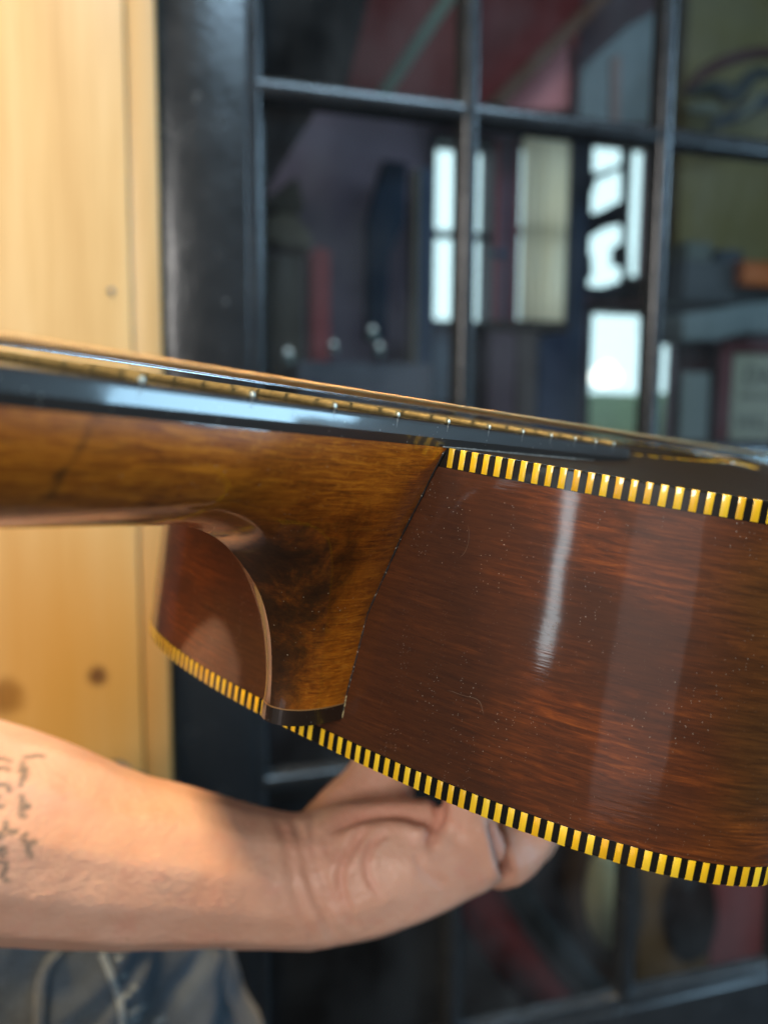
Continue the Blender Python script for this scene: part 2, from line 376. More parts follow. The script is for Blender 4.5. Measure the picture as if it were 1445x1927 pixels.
def build_casing():
    root = empty('pine_door_casing', T_DOOR @ Matrix.Translation((-0.1, DD, FLOOR)))
    tag(root, 'varnished yellow pine casing with knots, left of the black door', 'door casing')
    inv = Matrix.Translation((0.1, -DD, -FLOOR))
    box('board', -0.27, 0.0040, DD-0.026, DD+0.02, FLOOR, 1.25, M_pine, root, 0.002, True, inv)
    bm = bmesh.new(); add_box(bm, 0.0042, 0.0297, DD-0.0215, DD+0.06, FLOOR, 1.25, 0.003, 3)
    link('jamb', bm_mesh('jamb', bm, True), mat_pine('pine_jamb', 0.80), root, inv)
    x, z = duv(210, 548, -0.026)
    bm = bmesh.new(); bmesh.ops.create_cone(bm, cap_ends=True, segments=20, radius1=0.0030, radius2=0.0022, depth=0.002, matrix=Matrix.Translation((x, DD-0.0266, z)) @ Matrix.Rotation(math.radians(90), 4, 'X'))
    link('nail_head', bm_mesh('nail_head', bm, True), mat_plain('nail_steel', (0.10, 0.14, 0.19), 0.45, metal=0.6), root, inv)
build_casing()

# ------------------------------------------------------------------ the shop behind the glass; many of its objects stand in for reflections
W_WALL = 1.62
def rect(px0, py0, px1, py1, w):
    a = duv(px0, py0, w); b = duv(px1, py1, w); c_ = duv(px0, py1, w); d_ = duv(px1, py0, w)
    return (a[0]+c_[0])/2, (b[0]+d_[0])/2, (b[1]+c_[1])/2, (a[1]+d_[1])/2      # x0,x1,z0,z1
def wall_with_holes(name, x0, x1, z0, z1, y0, y1, holes, mat):
    xs = sorted({x0, x1, *[h[0] for h in holes], *[h[1] for h in holes]}); zs = sorted({z0, z1, *[h[2] for h in holes], *[h[3] for h in holes]})
    bm = bmesh.new()
    for i in range(len(xs)-1):
        for j in range(len(zs)-1):
            cx_, cz_ = (xs[i]+xs[i+1])/2, (zs[j]+zs[j+1])/2
            if any(h[0] < cx_ < h[1] and h[2] < cz_ < h[3] for h in holes): continue
            g = [bm.verts.new((x, y, z)) for y in (y0, y1) for z in (zs[j], zs[j+1]) for x in (xs[i], xs[i+1])]
            for q in ((0,1,3,2), (4,6,7,5), (0,4,5,1), (2,3,7,6), (0,2,6,4), (1,5,7,3)): bm.faces.new([g[k] for k in q])
    bmesh.ops.remove_doubles(bm, verts=bm.verts, dist=1e-5)
    seen = {}
    for fc in list(bm.faces):                 # drop the inner walls between neighbouring cells
        k = tuple(round(x, 4) for x in fc.calc_center_median())
        if k in seen: bm.faces.remove(fc); 
        else: seen[k] = fc
    return link(name, bm_mesh(name, bm), mat, None, T_DOOR)
holes = dict(narrow=rect(813, 268, 921, 760, W_WALL), curtain=rect(972, 268, 1066, 606, W_WALL), letter=rect(1106, 264, 1231, 545, W_WALL), low=rect(1104, 588, 1282, 880, W_WALL))
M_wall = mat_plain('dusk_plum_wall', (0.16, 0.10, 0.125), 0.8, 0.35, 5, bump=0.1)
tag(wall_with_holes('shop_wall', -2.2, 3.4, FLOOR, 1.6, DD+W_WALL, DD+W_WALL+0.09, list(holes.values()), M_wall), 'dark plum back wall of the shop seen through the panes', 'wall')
box('shop_floor', -2.2, 3.4, DD+0.04, DD+W_WALL, FLOOR-0.05, FLOOR, mat_plain('dark_floor', (0.05, 0.03, 0.022), 0.5), None, local=T_DOOR)['kind'] = 'structure'
box('shop_ceiling', -2.2, 3.4, DD+0.04, DD+W_WALL, 1.6, 1.65, mat_plain('dark_ceiling', (0.03, 0.022, 0.022), 0.8), None, local=T_DOOR)['kind'] = 'structure'
box('shop_side_wall', -2.25, -2.2, DD+0.04, DD+W_WALL+0.09, FLOOR, 1.6, mat_plain('dark_side_wall', (0.04, 0.03, 0.025), 0.8), None, local=T_DOOR)['kind'] = 'structure'
# outdoors beyond the shop windows
bm = bmesh.new(); add_box(bm, -3, 5.5, DD+4.6, DD+4.65, -1.6, 2.6); add_box(bm, -3, 5.5, DD+W_WALL+0.15, DD+4.65, 2.61, 2.66)
link('sky', bm_mesh('sky', bm), mat_emit('overcast_sky', (0.70, 0.90, 1.0), 2.5), None, T_DOOR)['kind'] = 'structure'
box('lawn', -3, 5.5, DD+W_WALL+0.2, DD+4.55, -1.55, -1.5, mat_plain('lawn_green', (0.10, 0.17, 0.035), 0.9, 0.3, 8), None, local=T_DOOR)['kind'] = 'structure'
_root_cache = {}
def thing(name, label, cat, w, px, py, group=None):
    x, z = duv(px, py, w); o = empty(name, T_DOOR @ Matrix.Translation((x, DD+w, z))); tag(o, label, cat, group)
    o['_inv'] = 0; del o['_inv']
    _root_cache[o.name] = Matrix.Translation((-x, -DD-w, -z)); return o
def inv_of(o): return _root_cache[o.name]
def pbox(root, name, px0, py0, px1, py1, w0, w1, mat, bev=0.003):
    x0, x1, z0, z1 = rect(px0, py0, px1, py1, w0)
    return box(name, x0, x1, DD+w0, DD+w1, z0, z1, mat, root, bev, True, inv_of(root))
def poly(root, name, pts, w0, w1, mat, bev=0.002):
    bm = bmesh.new(); f_ = [bm.verts.new((*[duv(px, py, w0)[0]], DD+w0, duv(px, py, w0)[1])) for px, py in pts]
    fc = bm.faces.new(f_); e = bmesh.ops.extrude_face_region(bm, geom=[fc]); vs = [v for v in e['geom'] if isinstance(v, bmesh.types.BMVert)]
    for v in vs: v.co.y += w1-w0
    if bev: bmesh.ops.bevel(bm, geom=list(bm.edges), offset=bev, segments=2, affect='EDGES', profile=0.5)
    return link(name, bm_mesh(name, bm, True), mat, root, inv_of(root))
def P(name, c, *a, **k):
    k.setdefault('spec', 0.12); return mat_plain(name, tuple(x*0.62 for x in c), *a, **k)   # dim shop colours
c_red = P('oxblood_paint', (0.16, 0.030, 0.032), 0.5); c_rose = P('rose_paint', (0.52, 0.09, 0.09), 0.5); c_brown = P('dark_brown_wood', (0.055, 0.034, 0.022), 0.45)
c_navy = P('slate_blue_paint', (0.075, 0.10, 0.16), 0.5); c_tan = P('tan_cloth', (0.20, 0.145, 0.10), 0.8); c_mauve = P('mauve_paint', (0.34, 0.11, 0.13), 0.6)
c_olive = P('olive_plaster', (0.23, 0.18, 0.075), 0.8, 0.2, 9); c_grey = P('grey_paper', (0.26, 0.27, 0.25), 0.8, 0.1); c_cream = P('cream_paper', (0.42, 0.39, 0.29), 0.8, 0.12)
c_blackp = P('soot_black', (0.010, 0.010, 0.011), 0.9, spec=0.05); c_orange = P('orange_label', (0.62, 0.15, 0.03), 0.5); c_green = P('grey_green_metal', (0.15, 0.19, 0.14), 0.35)
c_ink = P('print_ink', (0.05, 0.05, 0.048), 0.8); c_pink = P('faded_pink', (0.95, 0.30, 0.30), 0.6); c_stone = P('pale_stone', (0.23, 0.26, 0.26), 0.8, 0.3, 12)
c_ink2 = P('faded_ink', (0.14, 0.135, 0.11), 0.8)
c_frame = P('window_frame_paint', (0.055, 0.065, 0.09), 0.5)

# windows in the back wall (their openings are real; daylight comes from the sky beyond)
def window(name, label, key, bars_v=(), bars_h=(), w=W_WALL):
    x0, x1, z0, z1 = holes[key]; o = empty(name, T_DOOR @ Matrix.Translation((x0, DD+w, z0))); tag(o, label, 'window', 'shop windows'); inv = Matrix.Translation((-x0, -DD-w, -z0)); _root_cache[o.name] = inv
    t_ = 0.012
    for a in ((x0-t_, x0+0.003, z0-t_, z1+t_), (x1-0.003, x1+t_, z0-t_, z1+t_)): box('frame', a[0], a[1], DD+w-0.015, DD+w+0.05, a[2], a[3], c_frame, o, 0.002, False, inv)
    for a in ((z0-t_, z0+0.003), (z1-0.003, z1+t_)): box('frame', x0+0.004, x1-0.004, DD+w-0.014, DD+w+0.049, a[0], a[1], c_frame, o, 0.002, False, inv)
    for px in bars_v:
        x = duv(px, 500, w)[0]; box('muntin', x-0.006, x+0.006, DD+w+0.0, DD+w+0.03, z0+0.004, z1-0.004, c_frame, o, 0.002, False, inv)
    for px, py, th in bars_h:
        z = duv(px, py, w)[1]; box('muntin', x0+0.004, x1-0.004, DD+w+0.002, DD+w+0.028, z-th/2, z+th/2, c_frame, o, 0.002, False, inv)
    box('pane', x0+0.002, x1-0.002, DD+w+0.035, DD+w+0.038, z0+0.002, z1-0.002, M_glass, o, 0, False, inv)
    return o
window('window', 'narrow bright window behind the first upright bar of the door', 'narrow', (), ((866, 442, 0.022), (866, 610, 0.022)))
window('window', 'window hung with a sheer cream curtain left of the lettered sign', 'curtain', (1004,), ((1018, 436, 0.018),))
window('window', 'bright upper window with dark sign letters hanging in front of it', 'letter', (1179,), ())
window('window', 'low window with pale sky and green lawn below the lettered sign', 'low', (1222, 1244), ())

def curtain():
    x0, x1, z0, z1 = holes['curtain']; w = W_WALL-0.03; vs, fs = [], []; n, k = 40, 12
    for j in range(k+1):
        for i in range(n+1):
            x = x0+(x1-x0)*i/n; z = z0+(z1-z0)*j/k
            vs.append((x, DD+w+0.003*math.sin(i*0.95+0.3*math.sin(j*0.6)), z))
    for j in range(k):
        for i in range(n): a = j*(n+1)+i; fs.append((a, a+1, a+n+2, a+n+1))
    t = NT('sheer_curtain'); xyz = t.sep(t.coord('Object')); nn = t.noise(t.coord('Object', (30, 30, 4)), 1, 3)
    c = t.mix(nn, (0.98, 0.70, 0.42), (0.98, 0.90, 0.80))
    tl = t.new('BsdfTranslucent'); t.link(c, tl.inputs[0]); df = t.new('BsdfDiffuse'); t.link(c, df.inputs[0]); mx = t.new('MixShader'); mx.inputs[0].default_value = 0.08
    t.link(tl.outputs[0], mx.inputs[1]); t.link(df.outputs[0], mx.inputs[2]); t.link(mx.outputs[0], t.out.inputs[0])
    o = mesh('curtain', vs, fs, t.m, None, local=T_DOOR)
    tag(o, 'sheer cream curtain glowing in the shop window', 'curtain')
curtain()
def letter_sign():
    w = W_WALL-0.05; o = thing('hanging_sign', 'dark hanging letters silhouetted against the bright upper window', 'sign', w, 1140, 400)
    poly(o, 'letter', [(1100, 326), (1132, 322), (1178, 304), (1178, 314), (1140, 333), (1100, 345)], w, w+0.012, c_frame)
    poly(o, 'letter', [(1100, 345), (1121, 337), (1119, 357), (1108, 364), (1100, 366)], w, w+0.012, c_frame)
    poly(o, 'letter', [(1100, 405), (1128, 398), (1178, 372), (1178, 420), (1140, 428), (1100, 452)], w, w+0.012, c_frame)
    poly(o, 'letter', [(1152, 466), (1180, 452), (1180, 502), (1152, 500)], w, w+0.012, c_frame)
    poly(o, 'letter', [(1098, 482), (1114, 480), (1115, 520), (1098, 530)], w, w+0.012, c_frame)
    poly(o, 'letter', [(1170, 262), (1184, 262), (1184, 545), (1172, 545)], w-0.02, w-0.008, c_frame)
    poly(o, 'board', [(1110, 548), (1170, 528), (1186, 520), (1235, 518), (1235, 556), (1110, 560)], w-0.02, w-0.008, c_frame)
letter_sign()
def hill(name, label, px0, px1, pyt, w, mat, seed, cat):
    pts = []
    n = 14
    for i in range(n+1):
        px = px0+(px1-px0)*i/n; pts.append((px, pyt+8*noise.noise(Vector((i*0.45, seed, 0)))))
    o = thing(name, label, cat, w, (px0+px1)/2, pyt+100); poly(o, 'foliage', pts+[(px1, pyt+190), (px0, pyt+190)], w, w+0.35, mat, 0)
hill('hedge', 'blurred green hedge outside the low window', 1090, 1300, 742, 2.6, P('hedge_green', (0.80, 1.15, 0.75), 0.9, 0.3, 25), 3, 'hedge')
o = thing('far_building', 'pale blue building outside the narrow window', 'building', 2.7, 866, 700)
pbox(o, 'wall', 800, 612, 935, 830, 2.7, 3.1, P('pale_blue_wall', (0.42, 0.62, 0.80), 0.8)); pbox(o, 'roof', 797, 604, 938, 613, 2.68, 3.12, c_stone)
o = thing('cloud', 'bright white cloud in the low window', 'cloud', 4.3, 1135, 715)
bm = bmesh.new()
for dx, dz, rr in ((0, 0, 0.075), (0.07, -0.01, 0.05), (-0.06, -0.015, 0.05), (0.02, 0.04, 0.05)):
    x, z = duv(1137, 706, 4.3); bmesh.ops.create_icosphere(bm, subdivisions=2, radius=rr, matrix=Matrix.Translation((x+dx, DD+4.3, z+dz)))
link('puff', bm_mesh('puff', bm, True), mat_emit('sunlit_cloud', (1, 1, 1), 5.0), o, inv_of(o))
# left-hand pane
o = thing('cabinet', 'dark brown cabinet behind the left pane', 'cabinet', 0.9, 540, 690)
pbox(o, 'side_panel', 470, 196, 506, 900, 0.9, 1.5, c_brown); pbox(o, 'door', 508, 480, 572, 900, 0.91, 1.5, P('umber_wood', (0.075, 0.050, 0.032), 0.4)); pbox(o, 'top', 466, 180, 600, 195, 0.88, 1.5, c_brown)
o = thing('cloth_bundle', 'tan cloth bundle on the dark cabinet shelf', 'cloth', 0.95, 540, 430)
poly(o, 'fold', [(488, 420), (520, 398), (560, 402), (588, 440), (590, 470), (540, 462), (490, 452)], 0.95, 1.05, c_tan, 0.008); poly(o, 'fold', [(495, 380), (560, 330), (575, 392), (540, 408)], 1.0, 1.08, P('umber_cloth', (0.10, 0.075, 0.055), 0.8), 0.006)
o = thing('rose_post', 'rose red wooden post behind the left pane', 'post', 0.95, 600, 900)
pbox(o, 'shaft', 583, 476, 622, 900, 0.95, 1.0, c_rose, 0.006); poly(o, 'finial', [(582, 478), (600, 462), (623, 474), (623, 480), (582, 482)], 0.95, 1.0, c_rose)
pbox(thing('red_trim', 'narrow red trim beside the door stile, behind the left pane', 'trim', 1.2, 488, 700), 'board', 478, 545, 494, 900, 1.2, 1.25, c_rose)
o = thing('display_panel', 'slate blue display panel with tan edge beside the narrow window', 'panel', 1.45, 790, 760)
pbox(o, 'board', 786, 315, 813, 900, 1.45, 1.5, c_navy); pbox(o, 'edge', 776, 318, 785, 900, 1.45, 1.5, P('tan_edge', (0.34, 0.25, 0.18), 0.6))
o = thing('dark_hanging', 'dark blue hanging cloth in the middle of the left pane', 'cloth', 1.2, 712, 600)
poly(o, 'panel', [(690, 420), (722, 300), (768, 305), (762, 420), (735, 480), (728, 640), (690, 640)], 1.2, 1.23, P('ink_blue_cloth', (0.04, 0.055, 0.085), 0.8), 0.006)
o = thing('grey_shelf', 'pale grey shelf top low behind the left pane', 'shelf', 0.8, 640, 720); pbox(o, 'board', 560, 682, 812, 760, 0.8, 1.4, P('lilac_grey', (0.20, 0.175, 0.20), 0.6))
def glint_bottle(px, py, s, label):
    w = 0.78; o = thing('glass_bottle', label, 'bottle', w, px, py); x, z = duv(px, py, w)
    prof = [(0.0, -1.6), (0.8, -1.6), (1.0, -1.4), (1.0, 0.0), (0.85, 0.5), (0.35, 0.9), (0.33, 1.5), (0.40, 1.55), (0.0, 1.6)]
    vs, fs = [], []; n = 14
    for r_, h_ in prof:
        for k in range(n): a = 2*math.pi*k/n; vs.append((x+r_*s*math.cos(a), DD+w+r_*s*math.sin(a), z+h_*s))
    for i in range(len(prof)-1):
        for k in range(n): fs.append((i*n+k, i*n+(k+1) % n, (i+1)*n+(k+1) % n, (i+1)*n+k))
    mesh('body', vs, fs, M_bottle, o, local=inv_of(o))
    bm = bmesh.new(); bmesh.ops.create_icosphere(bm, subdivisions=2, radius=s*0.62, matrix=Matrix.Translation((x, DD+w-s*0.6, z+s*0.2)) @ Matrix.Diagonal((1, 0.5, 1.5, 1)))
    link('glint', bm_mesh('glint', bm, True), M_spark, o, inv_of(o))  # glowing blob added as the bright glint on the bottle
M_bottle = mat_plain('bottle_glass', (0.16, 0.20, 0.18), 0.08, 0.2, coat=1.0); M_spark = mat_emit('glint_glow', (0.78, 0.92, 1.0), 0.9)
glint_bottle(542, 668, 0.011, 'small bottle with a glowing glint, leftmost on the shelf behind the left pane'); glint_bottle(627, 652, 0.0085, 'small bottle with a glowing glint in front of the rose red post'); glint_bottle(700, 625, 0.010, 'higher bottle with a glowing glint right of the rose red post'); glint_bottle(713, 656, 0.0095, 'lower bottle with a glowing glint right of the rose red post')
# upper panes
o = thing('sloping_rafter', 'oxblood red sloping ceiling board behind the top left pane', 'board', 1.0, 780, 100)
poly(o, 'board', [(700, -60), (640, 200), (866, 200), (866, -60)], 1.0, 1.04, P('deep_oxblood', (0.17, 0.016, 0.014), 0.6))
o = thing('black_soffit', 'black soffit filling the left of the top left pane', 'soffit', 0.9, 560, 100)
poly(o, 'board', [(440, -80), (712, -80), (648, 186), (440, 186)], 0.9, 0.95, c_blackp)
o = thing('green_rod', 'grey green rod slanting across the top left pane', 'rod', 0.7, 780, 80)
poly(o, 'tube', [(838, -20), (872, -20), (722, 200), (690, 200)], 0.7, 0.72, c_green, 0.006)
o = thing('red_ceiling', 'dark red boarded ceiling behind the top middle pane', 'ceiling board', 1.3, 1000, 100)
poly(o, 'board', [(880, -60), (1100, -60), (1080, 215), (880, 215)], 1.3, 1.34, P('dark_red_board', (0.21, 0.020, 0.018), 0.6))
o = thing('brown_beam', 'brown beam slanting across the top middle pane', 'beam', 1.1, 1020, 80)
poly(o, 'beam', [(1128, -20), (1165, -20), (955, 195), (915, 195)], 1.1, 1.16, P('brown_beam_wood', (0.17, 0.075, 0.045), 0.5), 0.006)
o = thing('pink_gable', 'faded pink gable in the top middle pane', 'gable', 1.25, 1015, 150)
poly(o, 'face', [(935, 205), (1068, 72), (1070, 205)], 1.25, 1.3, c_pink); 
o = thing('pale_banner', 'pale grey banner in the right half of the top middle pane', 'banner', 1.2, 1165, 150)
poly(o, 'sheet', [(1095, 130), (1180, 50), (1232, 20), (1232, 232), (1090, 226)], 1.2, 1.21, P('banner_cloth', (0.26, 0.29, 0.30), 0.8, 0.3, 14)); poly(o, 'stripe', [(1150, 110), (1168, 100), (1166, 232), (1150, 230)], 1.19, 1.199, P('banner_stripe', (0.34, 0.22, 0.20), 0.8))
# mauve wall pieces in the middle pane
o = thing('mauve_board', 'mauve red board between the narrow window and the curtain', 'board', 1.5, 940, 700)
pbox(o, 'plank', 927, 262, 944, 900, 1.5, 1.53, c_mauve); pbox(o, 'plank', 946, 262, 956, 900, 1.51, 1.53, c_navy); pbox(o, 'plank', 957, 262, 970, 900, 1.5, 1.53, P('cherry_paint', (0.28, 0.055, 0.07), 0.5)); pbox(o, 'rail', 927, 470, 958, 484, 1.485, 1.499, c_navy)
o = thing('blue_door', 'dark blue panelled board right of the curtain', 'panel', 1.52, 1085, 800)
pbox(o, 'board', 1070, 250, 1100, 900, 1.52, 1.55, c_navy); pbox(o, 'lower_board', 1010, 625, 1068, 900, 1.52, 1.55, P('navy_low', (0.07, 0.085, 0.15), 0.5))
o = thing('brown_crate', 'brown crate under the cream curtain', 'crate', 1.3, 960, 850)
pbox(o, 'lid', 914, 606, 1070, 622, 1.3, 1.5, c_brown); pbox(o, 'face', 918, 623, 968, 900, 1.31, 1.5, P('plum_face', (0.17, 0.105, 0.12), 0.6)); pbox(o, 'face', 970, 623, 1008, 900, 1.31, 1.5, P('brown_face', (0.155, 0.11, 0.10), 0.6))
# right-hand pane
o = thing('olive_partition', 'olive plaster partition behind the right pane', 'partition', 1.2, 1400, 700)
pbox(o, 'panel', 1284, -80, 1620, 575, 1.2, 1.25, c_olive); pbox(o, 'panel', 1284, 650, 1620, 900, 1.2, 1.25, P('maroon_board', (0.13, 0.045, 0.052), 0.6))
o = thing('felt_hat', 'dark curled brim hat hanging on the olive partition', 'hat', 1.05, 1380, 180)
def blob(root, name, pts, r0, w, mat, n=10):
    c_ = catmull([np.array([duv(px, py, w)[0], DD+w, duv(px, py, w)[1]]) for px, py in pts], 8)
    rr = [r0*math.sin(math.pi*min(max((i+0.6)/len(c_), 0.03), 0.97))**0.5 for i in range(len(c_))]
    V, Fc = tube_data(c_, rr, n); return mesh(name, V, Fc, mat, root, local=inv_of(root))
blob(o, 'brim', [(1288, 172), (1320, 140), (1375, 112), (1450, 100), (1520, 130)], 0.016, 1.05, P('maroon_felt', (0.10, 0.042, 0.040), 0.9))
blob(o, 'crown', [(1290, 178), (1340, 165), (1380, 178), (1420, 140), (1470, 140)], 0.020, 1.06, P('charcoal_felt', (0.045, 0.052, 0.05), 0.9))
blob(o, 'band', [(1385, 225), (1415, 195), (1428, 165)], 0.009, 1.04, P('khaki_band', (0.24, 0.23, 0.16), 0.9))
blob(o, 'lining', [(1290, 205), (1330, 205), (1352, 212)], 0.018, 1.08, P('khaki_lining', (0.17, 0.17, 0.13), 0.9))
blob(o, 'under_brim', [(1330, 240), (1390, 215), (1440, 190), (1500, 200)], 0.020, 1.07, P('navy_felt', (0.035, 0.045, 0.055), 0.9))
o = thing('dark_shelf', 'dark cluttered shelf behind the right pane', 'shelf', 1.05, 1360, 560)  # shelf and brackets in dark slate colours
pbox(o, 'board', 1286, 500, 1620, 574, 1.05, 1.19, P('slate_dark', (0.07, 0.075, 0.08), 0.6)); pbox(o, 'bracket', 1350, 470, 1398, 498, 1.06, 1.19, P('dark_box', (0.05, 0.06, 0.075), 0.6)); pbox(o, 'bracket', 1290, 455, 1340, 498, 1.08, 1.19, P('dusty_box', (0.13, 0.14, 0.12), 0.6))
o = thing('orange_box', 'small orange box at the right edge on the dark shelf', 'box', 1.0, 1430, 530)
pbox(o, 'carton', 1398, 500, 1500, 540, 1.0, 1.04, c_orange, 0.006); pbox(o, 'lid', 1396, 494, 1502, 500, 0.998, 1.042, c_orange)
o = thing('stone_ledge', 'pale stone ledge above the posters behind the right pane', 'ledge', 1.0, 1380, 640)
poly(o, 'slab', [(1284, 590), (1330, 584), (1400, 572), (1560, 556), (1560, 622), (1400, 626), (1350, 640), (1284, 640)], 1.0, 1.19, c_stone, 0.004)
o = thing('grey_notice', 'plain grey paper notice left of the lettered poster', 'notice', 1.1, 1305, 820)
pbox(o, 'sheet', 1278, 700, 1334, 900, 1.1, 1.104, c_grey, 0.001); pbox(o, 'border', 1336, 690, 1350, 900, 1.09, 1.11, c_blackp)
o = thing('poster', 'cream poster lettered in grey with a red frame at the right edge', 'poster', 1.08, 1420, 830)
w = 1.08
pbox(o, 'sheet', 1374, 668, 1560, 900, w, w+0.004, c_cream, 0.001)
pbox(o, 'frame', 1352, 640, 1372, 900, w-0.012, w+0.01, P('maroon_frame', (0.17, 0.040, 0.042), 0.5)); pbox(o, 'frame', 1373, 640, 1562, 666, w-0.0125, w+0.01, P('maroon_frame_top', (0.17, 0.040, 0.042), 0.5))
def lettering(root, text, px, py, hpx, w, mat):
    cu = bpy.data.curves.new('lettering', 'FONT'); cu.body = text; cu.size = 1; cu.extrude = 0.002; cu.offset = 0.02
    tmp = bpy.data.objects.new('tmp', cu); col.objects.link(tmp); dg = bpy.context.evaluated_depsgraph_get(); me = bpy.data.meshes.new_from_object(tmp.evaluated_get(dg)); bpy.data.objects.remove(tmp)
    x, z = duv(px, py, w); s = hpx/F*(DD+w)*1.12/0.72
    me.materials.clear()
    link('lettering', me, mat, root, inv_of(root) @ Matrix.Translation((x, DD+w-0.0008, z)) @ Matrix.Rotation(math.radians(90), 4, 'X') @ Matrix.Diagonal((s, s, 0.1, 1)))
lettering(o, 'DA', 1398, 722, 36, w, c_ink2); lettering(o, 'WILL', 1384, 806, 26, w, c_ink2)
pbox(o, 'rule', 1392, 740, 1560, 750, w-0.0012, w-0.0004, P('grey_rule', (0.30, 0.285, 0.22), 0.8), 0)
# low panes
o = thing('dark_chest', 'near black wooden chest behind the bottom left pane', 'chest', 0.5, 660, 1927)
pbox(o, 'face', 440, 1500, 872, 2200, 0.5, 0.9, P('black_walnut', (0.016, 0.009, 0.008), 0.4), 0.01); pbox(o, 'lid', 430, 1470, 880, 1499, 0.48, 0.9, P('walnut_lid', (0.028, 0.017, 0.014), 0.35), 0.006)
o = thing('leaning_guitar', 'round cream soundboard of a brown guitar standing behind the bottom middle pane', 'guitar', 0.35, 1130, 1850)
def ell(root, name, px, py, rx, ry, w0, w1, mat, n=40):
    return poly(root, name, [(px+rx*math.cos(2*math.pi*k/n), py+ry*math.sin(2*math.pi*k/n)) for k in range(n)], w0, w1, mat, 0)
ell(o, 'soundboard', 1146, 1690, 42, 95, 0.35, 0.36, P('cream_soundboard', (0.50, 0.42, 0.24), 0.4)); ell(o, 'rim', 1146, 1690, 66, 130, 0.361, 0.43, P('brown_rim', (0.085, 0.045, 0.026), 0.35))
def strap(name, label, pts, wid, w, mat):
    o = thing(name, label, 'strap', w, pts[0][0], pts[0][1])
    c_ = catmull(pts, 10); L_, R_ = [], []
    for i, p in enumerate(c_):
        t_ = c_[min(i+1, len(c_)-1)]-c_[max(i-1, 0)]; t_ /= np.linalg.norm(t_); nrm = np.array([-t_[1], t_[0]]); L_.append(tuple(p+nrm*wid/2)); R_.append(tuple(p-nrm*wid/2))
    poly(o, 'band', L_+R_[::-1], w, w+0.006, mat, 0)
strap('red_strap', 'wide oxblood strap slanting down behind the bottom middle pane', [(870, 1600), (915, 1720), (990, 1830), (1110, 1960)], 90, 0.30, P('oxblood_leather', (0.26, 0.024, 0.024), 0.5))
strap('black_strap', 'black strap curving beside the red strap behind the glass', [(930, 1560), (985, 1690), (1070, 1800), (1180, 1930)], 46, 0.28, P('charcoal_leather', (0.022, 0.026, 0.028), 0.5))
o = thing('brown_case', 'brown instrument case behind the bottom right pane', 'case', 0.6, 1270, 1850)
pbox(o, 'shell', 1196, 1580, 1335, 2000, 0.6, 0.8, P('chestnut_case', (0.24, 0.105, 0.035), 0.4), 0.01); ell(o, 'handle_plate', 1300, 1720, 50, 90, 0.59, 0.6, P('dark_chestnut', (0.032, 0.014, 0.010), 0.4))
o = thing('rose_screen', 'dull rose screen right of the brown case behind the glass', 'screen', 0.65, 1385, 1830); pbox(o, 'board', 1337, 1560, 1438, 2000, 0.65, 0.7, P('dull_rose', (0.40, 0.075, 0.065), 0.6))

# ------------------------------------------------------------------ the guitar (own frame in metres: X from nut to body, Y away from camera, Z up from the fretboard)
MG = np.array([[0.6095294508830258, -0.7789959471963295, 0.1471025586380825], [-0.01172762581984367, -0.194396775721589, -0.9808528719342521], [0.7926766751323076, 0.5961335486622753, -0.12762633294289052]])
CG = np.array([-0.15913949, -0.13177179, 0.00226512])
G2W = C2W @ MG
T_G = Matrix.Identity(4)
_t = np.array(CAM) - G2W @ CG
for i in range(3):
    for j in range(3): T_G[i][j] = G2W[i, j]
    T_G[i][3] = _t[i]
MM = 0.001
SCALE, SJ = 632.0, 316.0
FB = 5.46; DEP = 81.0; BINDH = 4.6; PER = 2.9688
def edge(x): return 26.5+x*5.0/SJ           # half width of the fretboard (mm)
# body outline, one half, by arc length (mm)
def build_outline():
    a = (0.02810139, 1.25641904, -2.11498027, 1.50178297); xs, ys = [0.0], [0.0]; N = 1120
    for i in range(N):
        u = (i+0.5)/1000; ph = a[0]*u+a[1]*u**2+a[2]*u**3+a[3]*u**4
        xs.append(xs[-1]+0.1*math.sin(ph)); ys.append(ys[-1]+0.1*math.cos(ph))
    A = np.c_[xs, ys][::5]
    rest = catmull([A[-12], A[-1], (58, 112.5), (98, 107), (140, 94), (178, 88), (218, 95), (262, 118), (312, 142), (358, 149), (400, 137), (430, 105), (447, 55), (452, 0)], 24)[24:]
    Pn = np.vstack([A, rest[1:]]); s = np.r_[0, np.cumsum(np.linalg.norm(np.diff(Pn, axis=0), axis=1))]
    S_ = np.arange(0, s[-1], 1.0); X = np.interp(S_, s, Pn[:,0]); Y = np.interp(S_, s, Pn[:,1]); return S_, X, Y
OS, OX, OY = build_outline()
def opt(s):                                  # signed arc length: negative = camera side
    q = abs(s); x = np.interp(q, OS, OX); y = np.interp(q, OS, OY); e = 0.8
    tx = np.interp(q+e, OS, OX)-np.interp(max(q-e, 0), OS, OX); ty = np.interp(q+e, OS, OY)-np.interp(max(q-e, 0), OS, OY)
    if q < e: tx = 0.0
    l = math.hypot(tx, ty); tx /= l; ty /= l
    nx, ny = -ty, tx                          # outward
    sg = -1 if s < 0 else 1
    return x, sg*y, nx, sg*ny
SMAX = float(OS[-1])
ring = np.r_[np.arange(-SMAX+0.5, -160, 6.0), np.arange(-160, 160, 1.6), np.arange(160, SMAX-0.5, 6.0)]
RP = [opt(s) for s in ring]

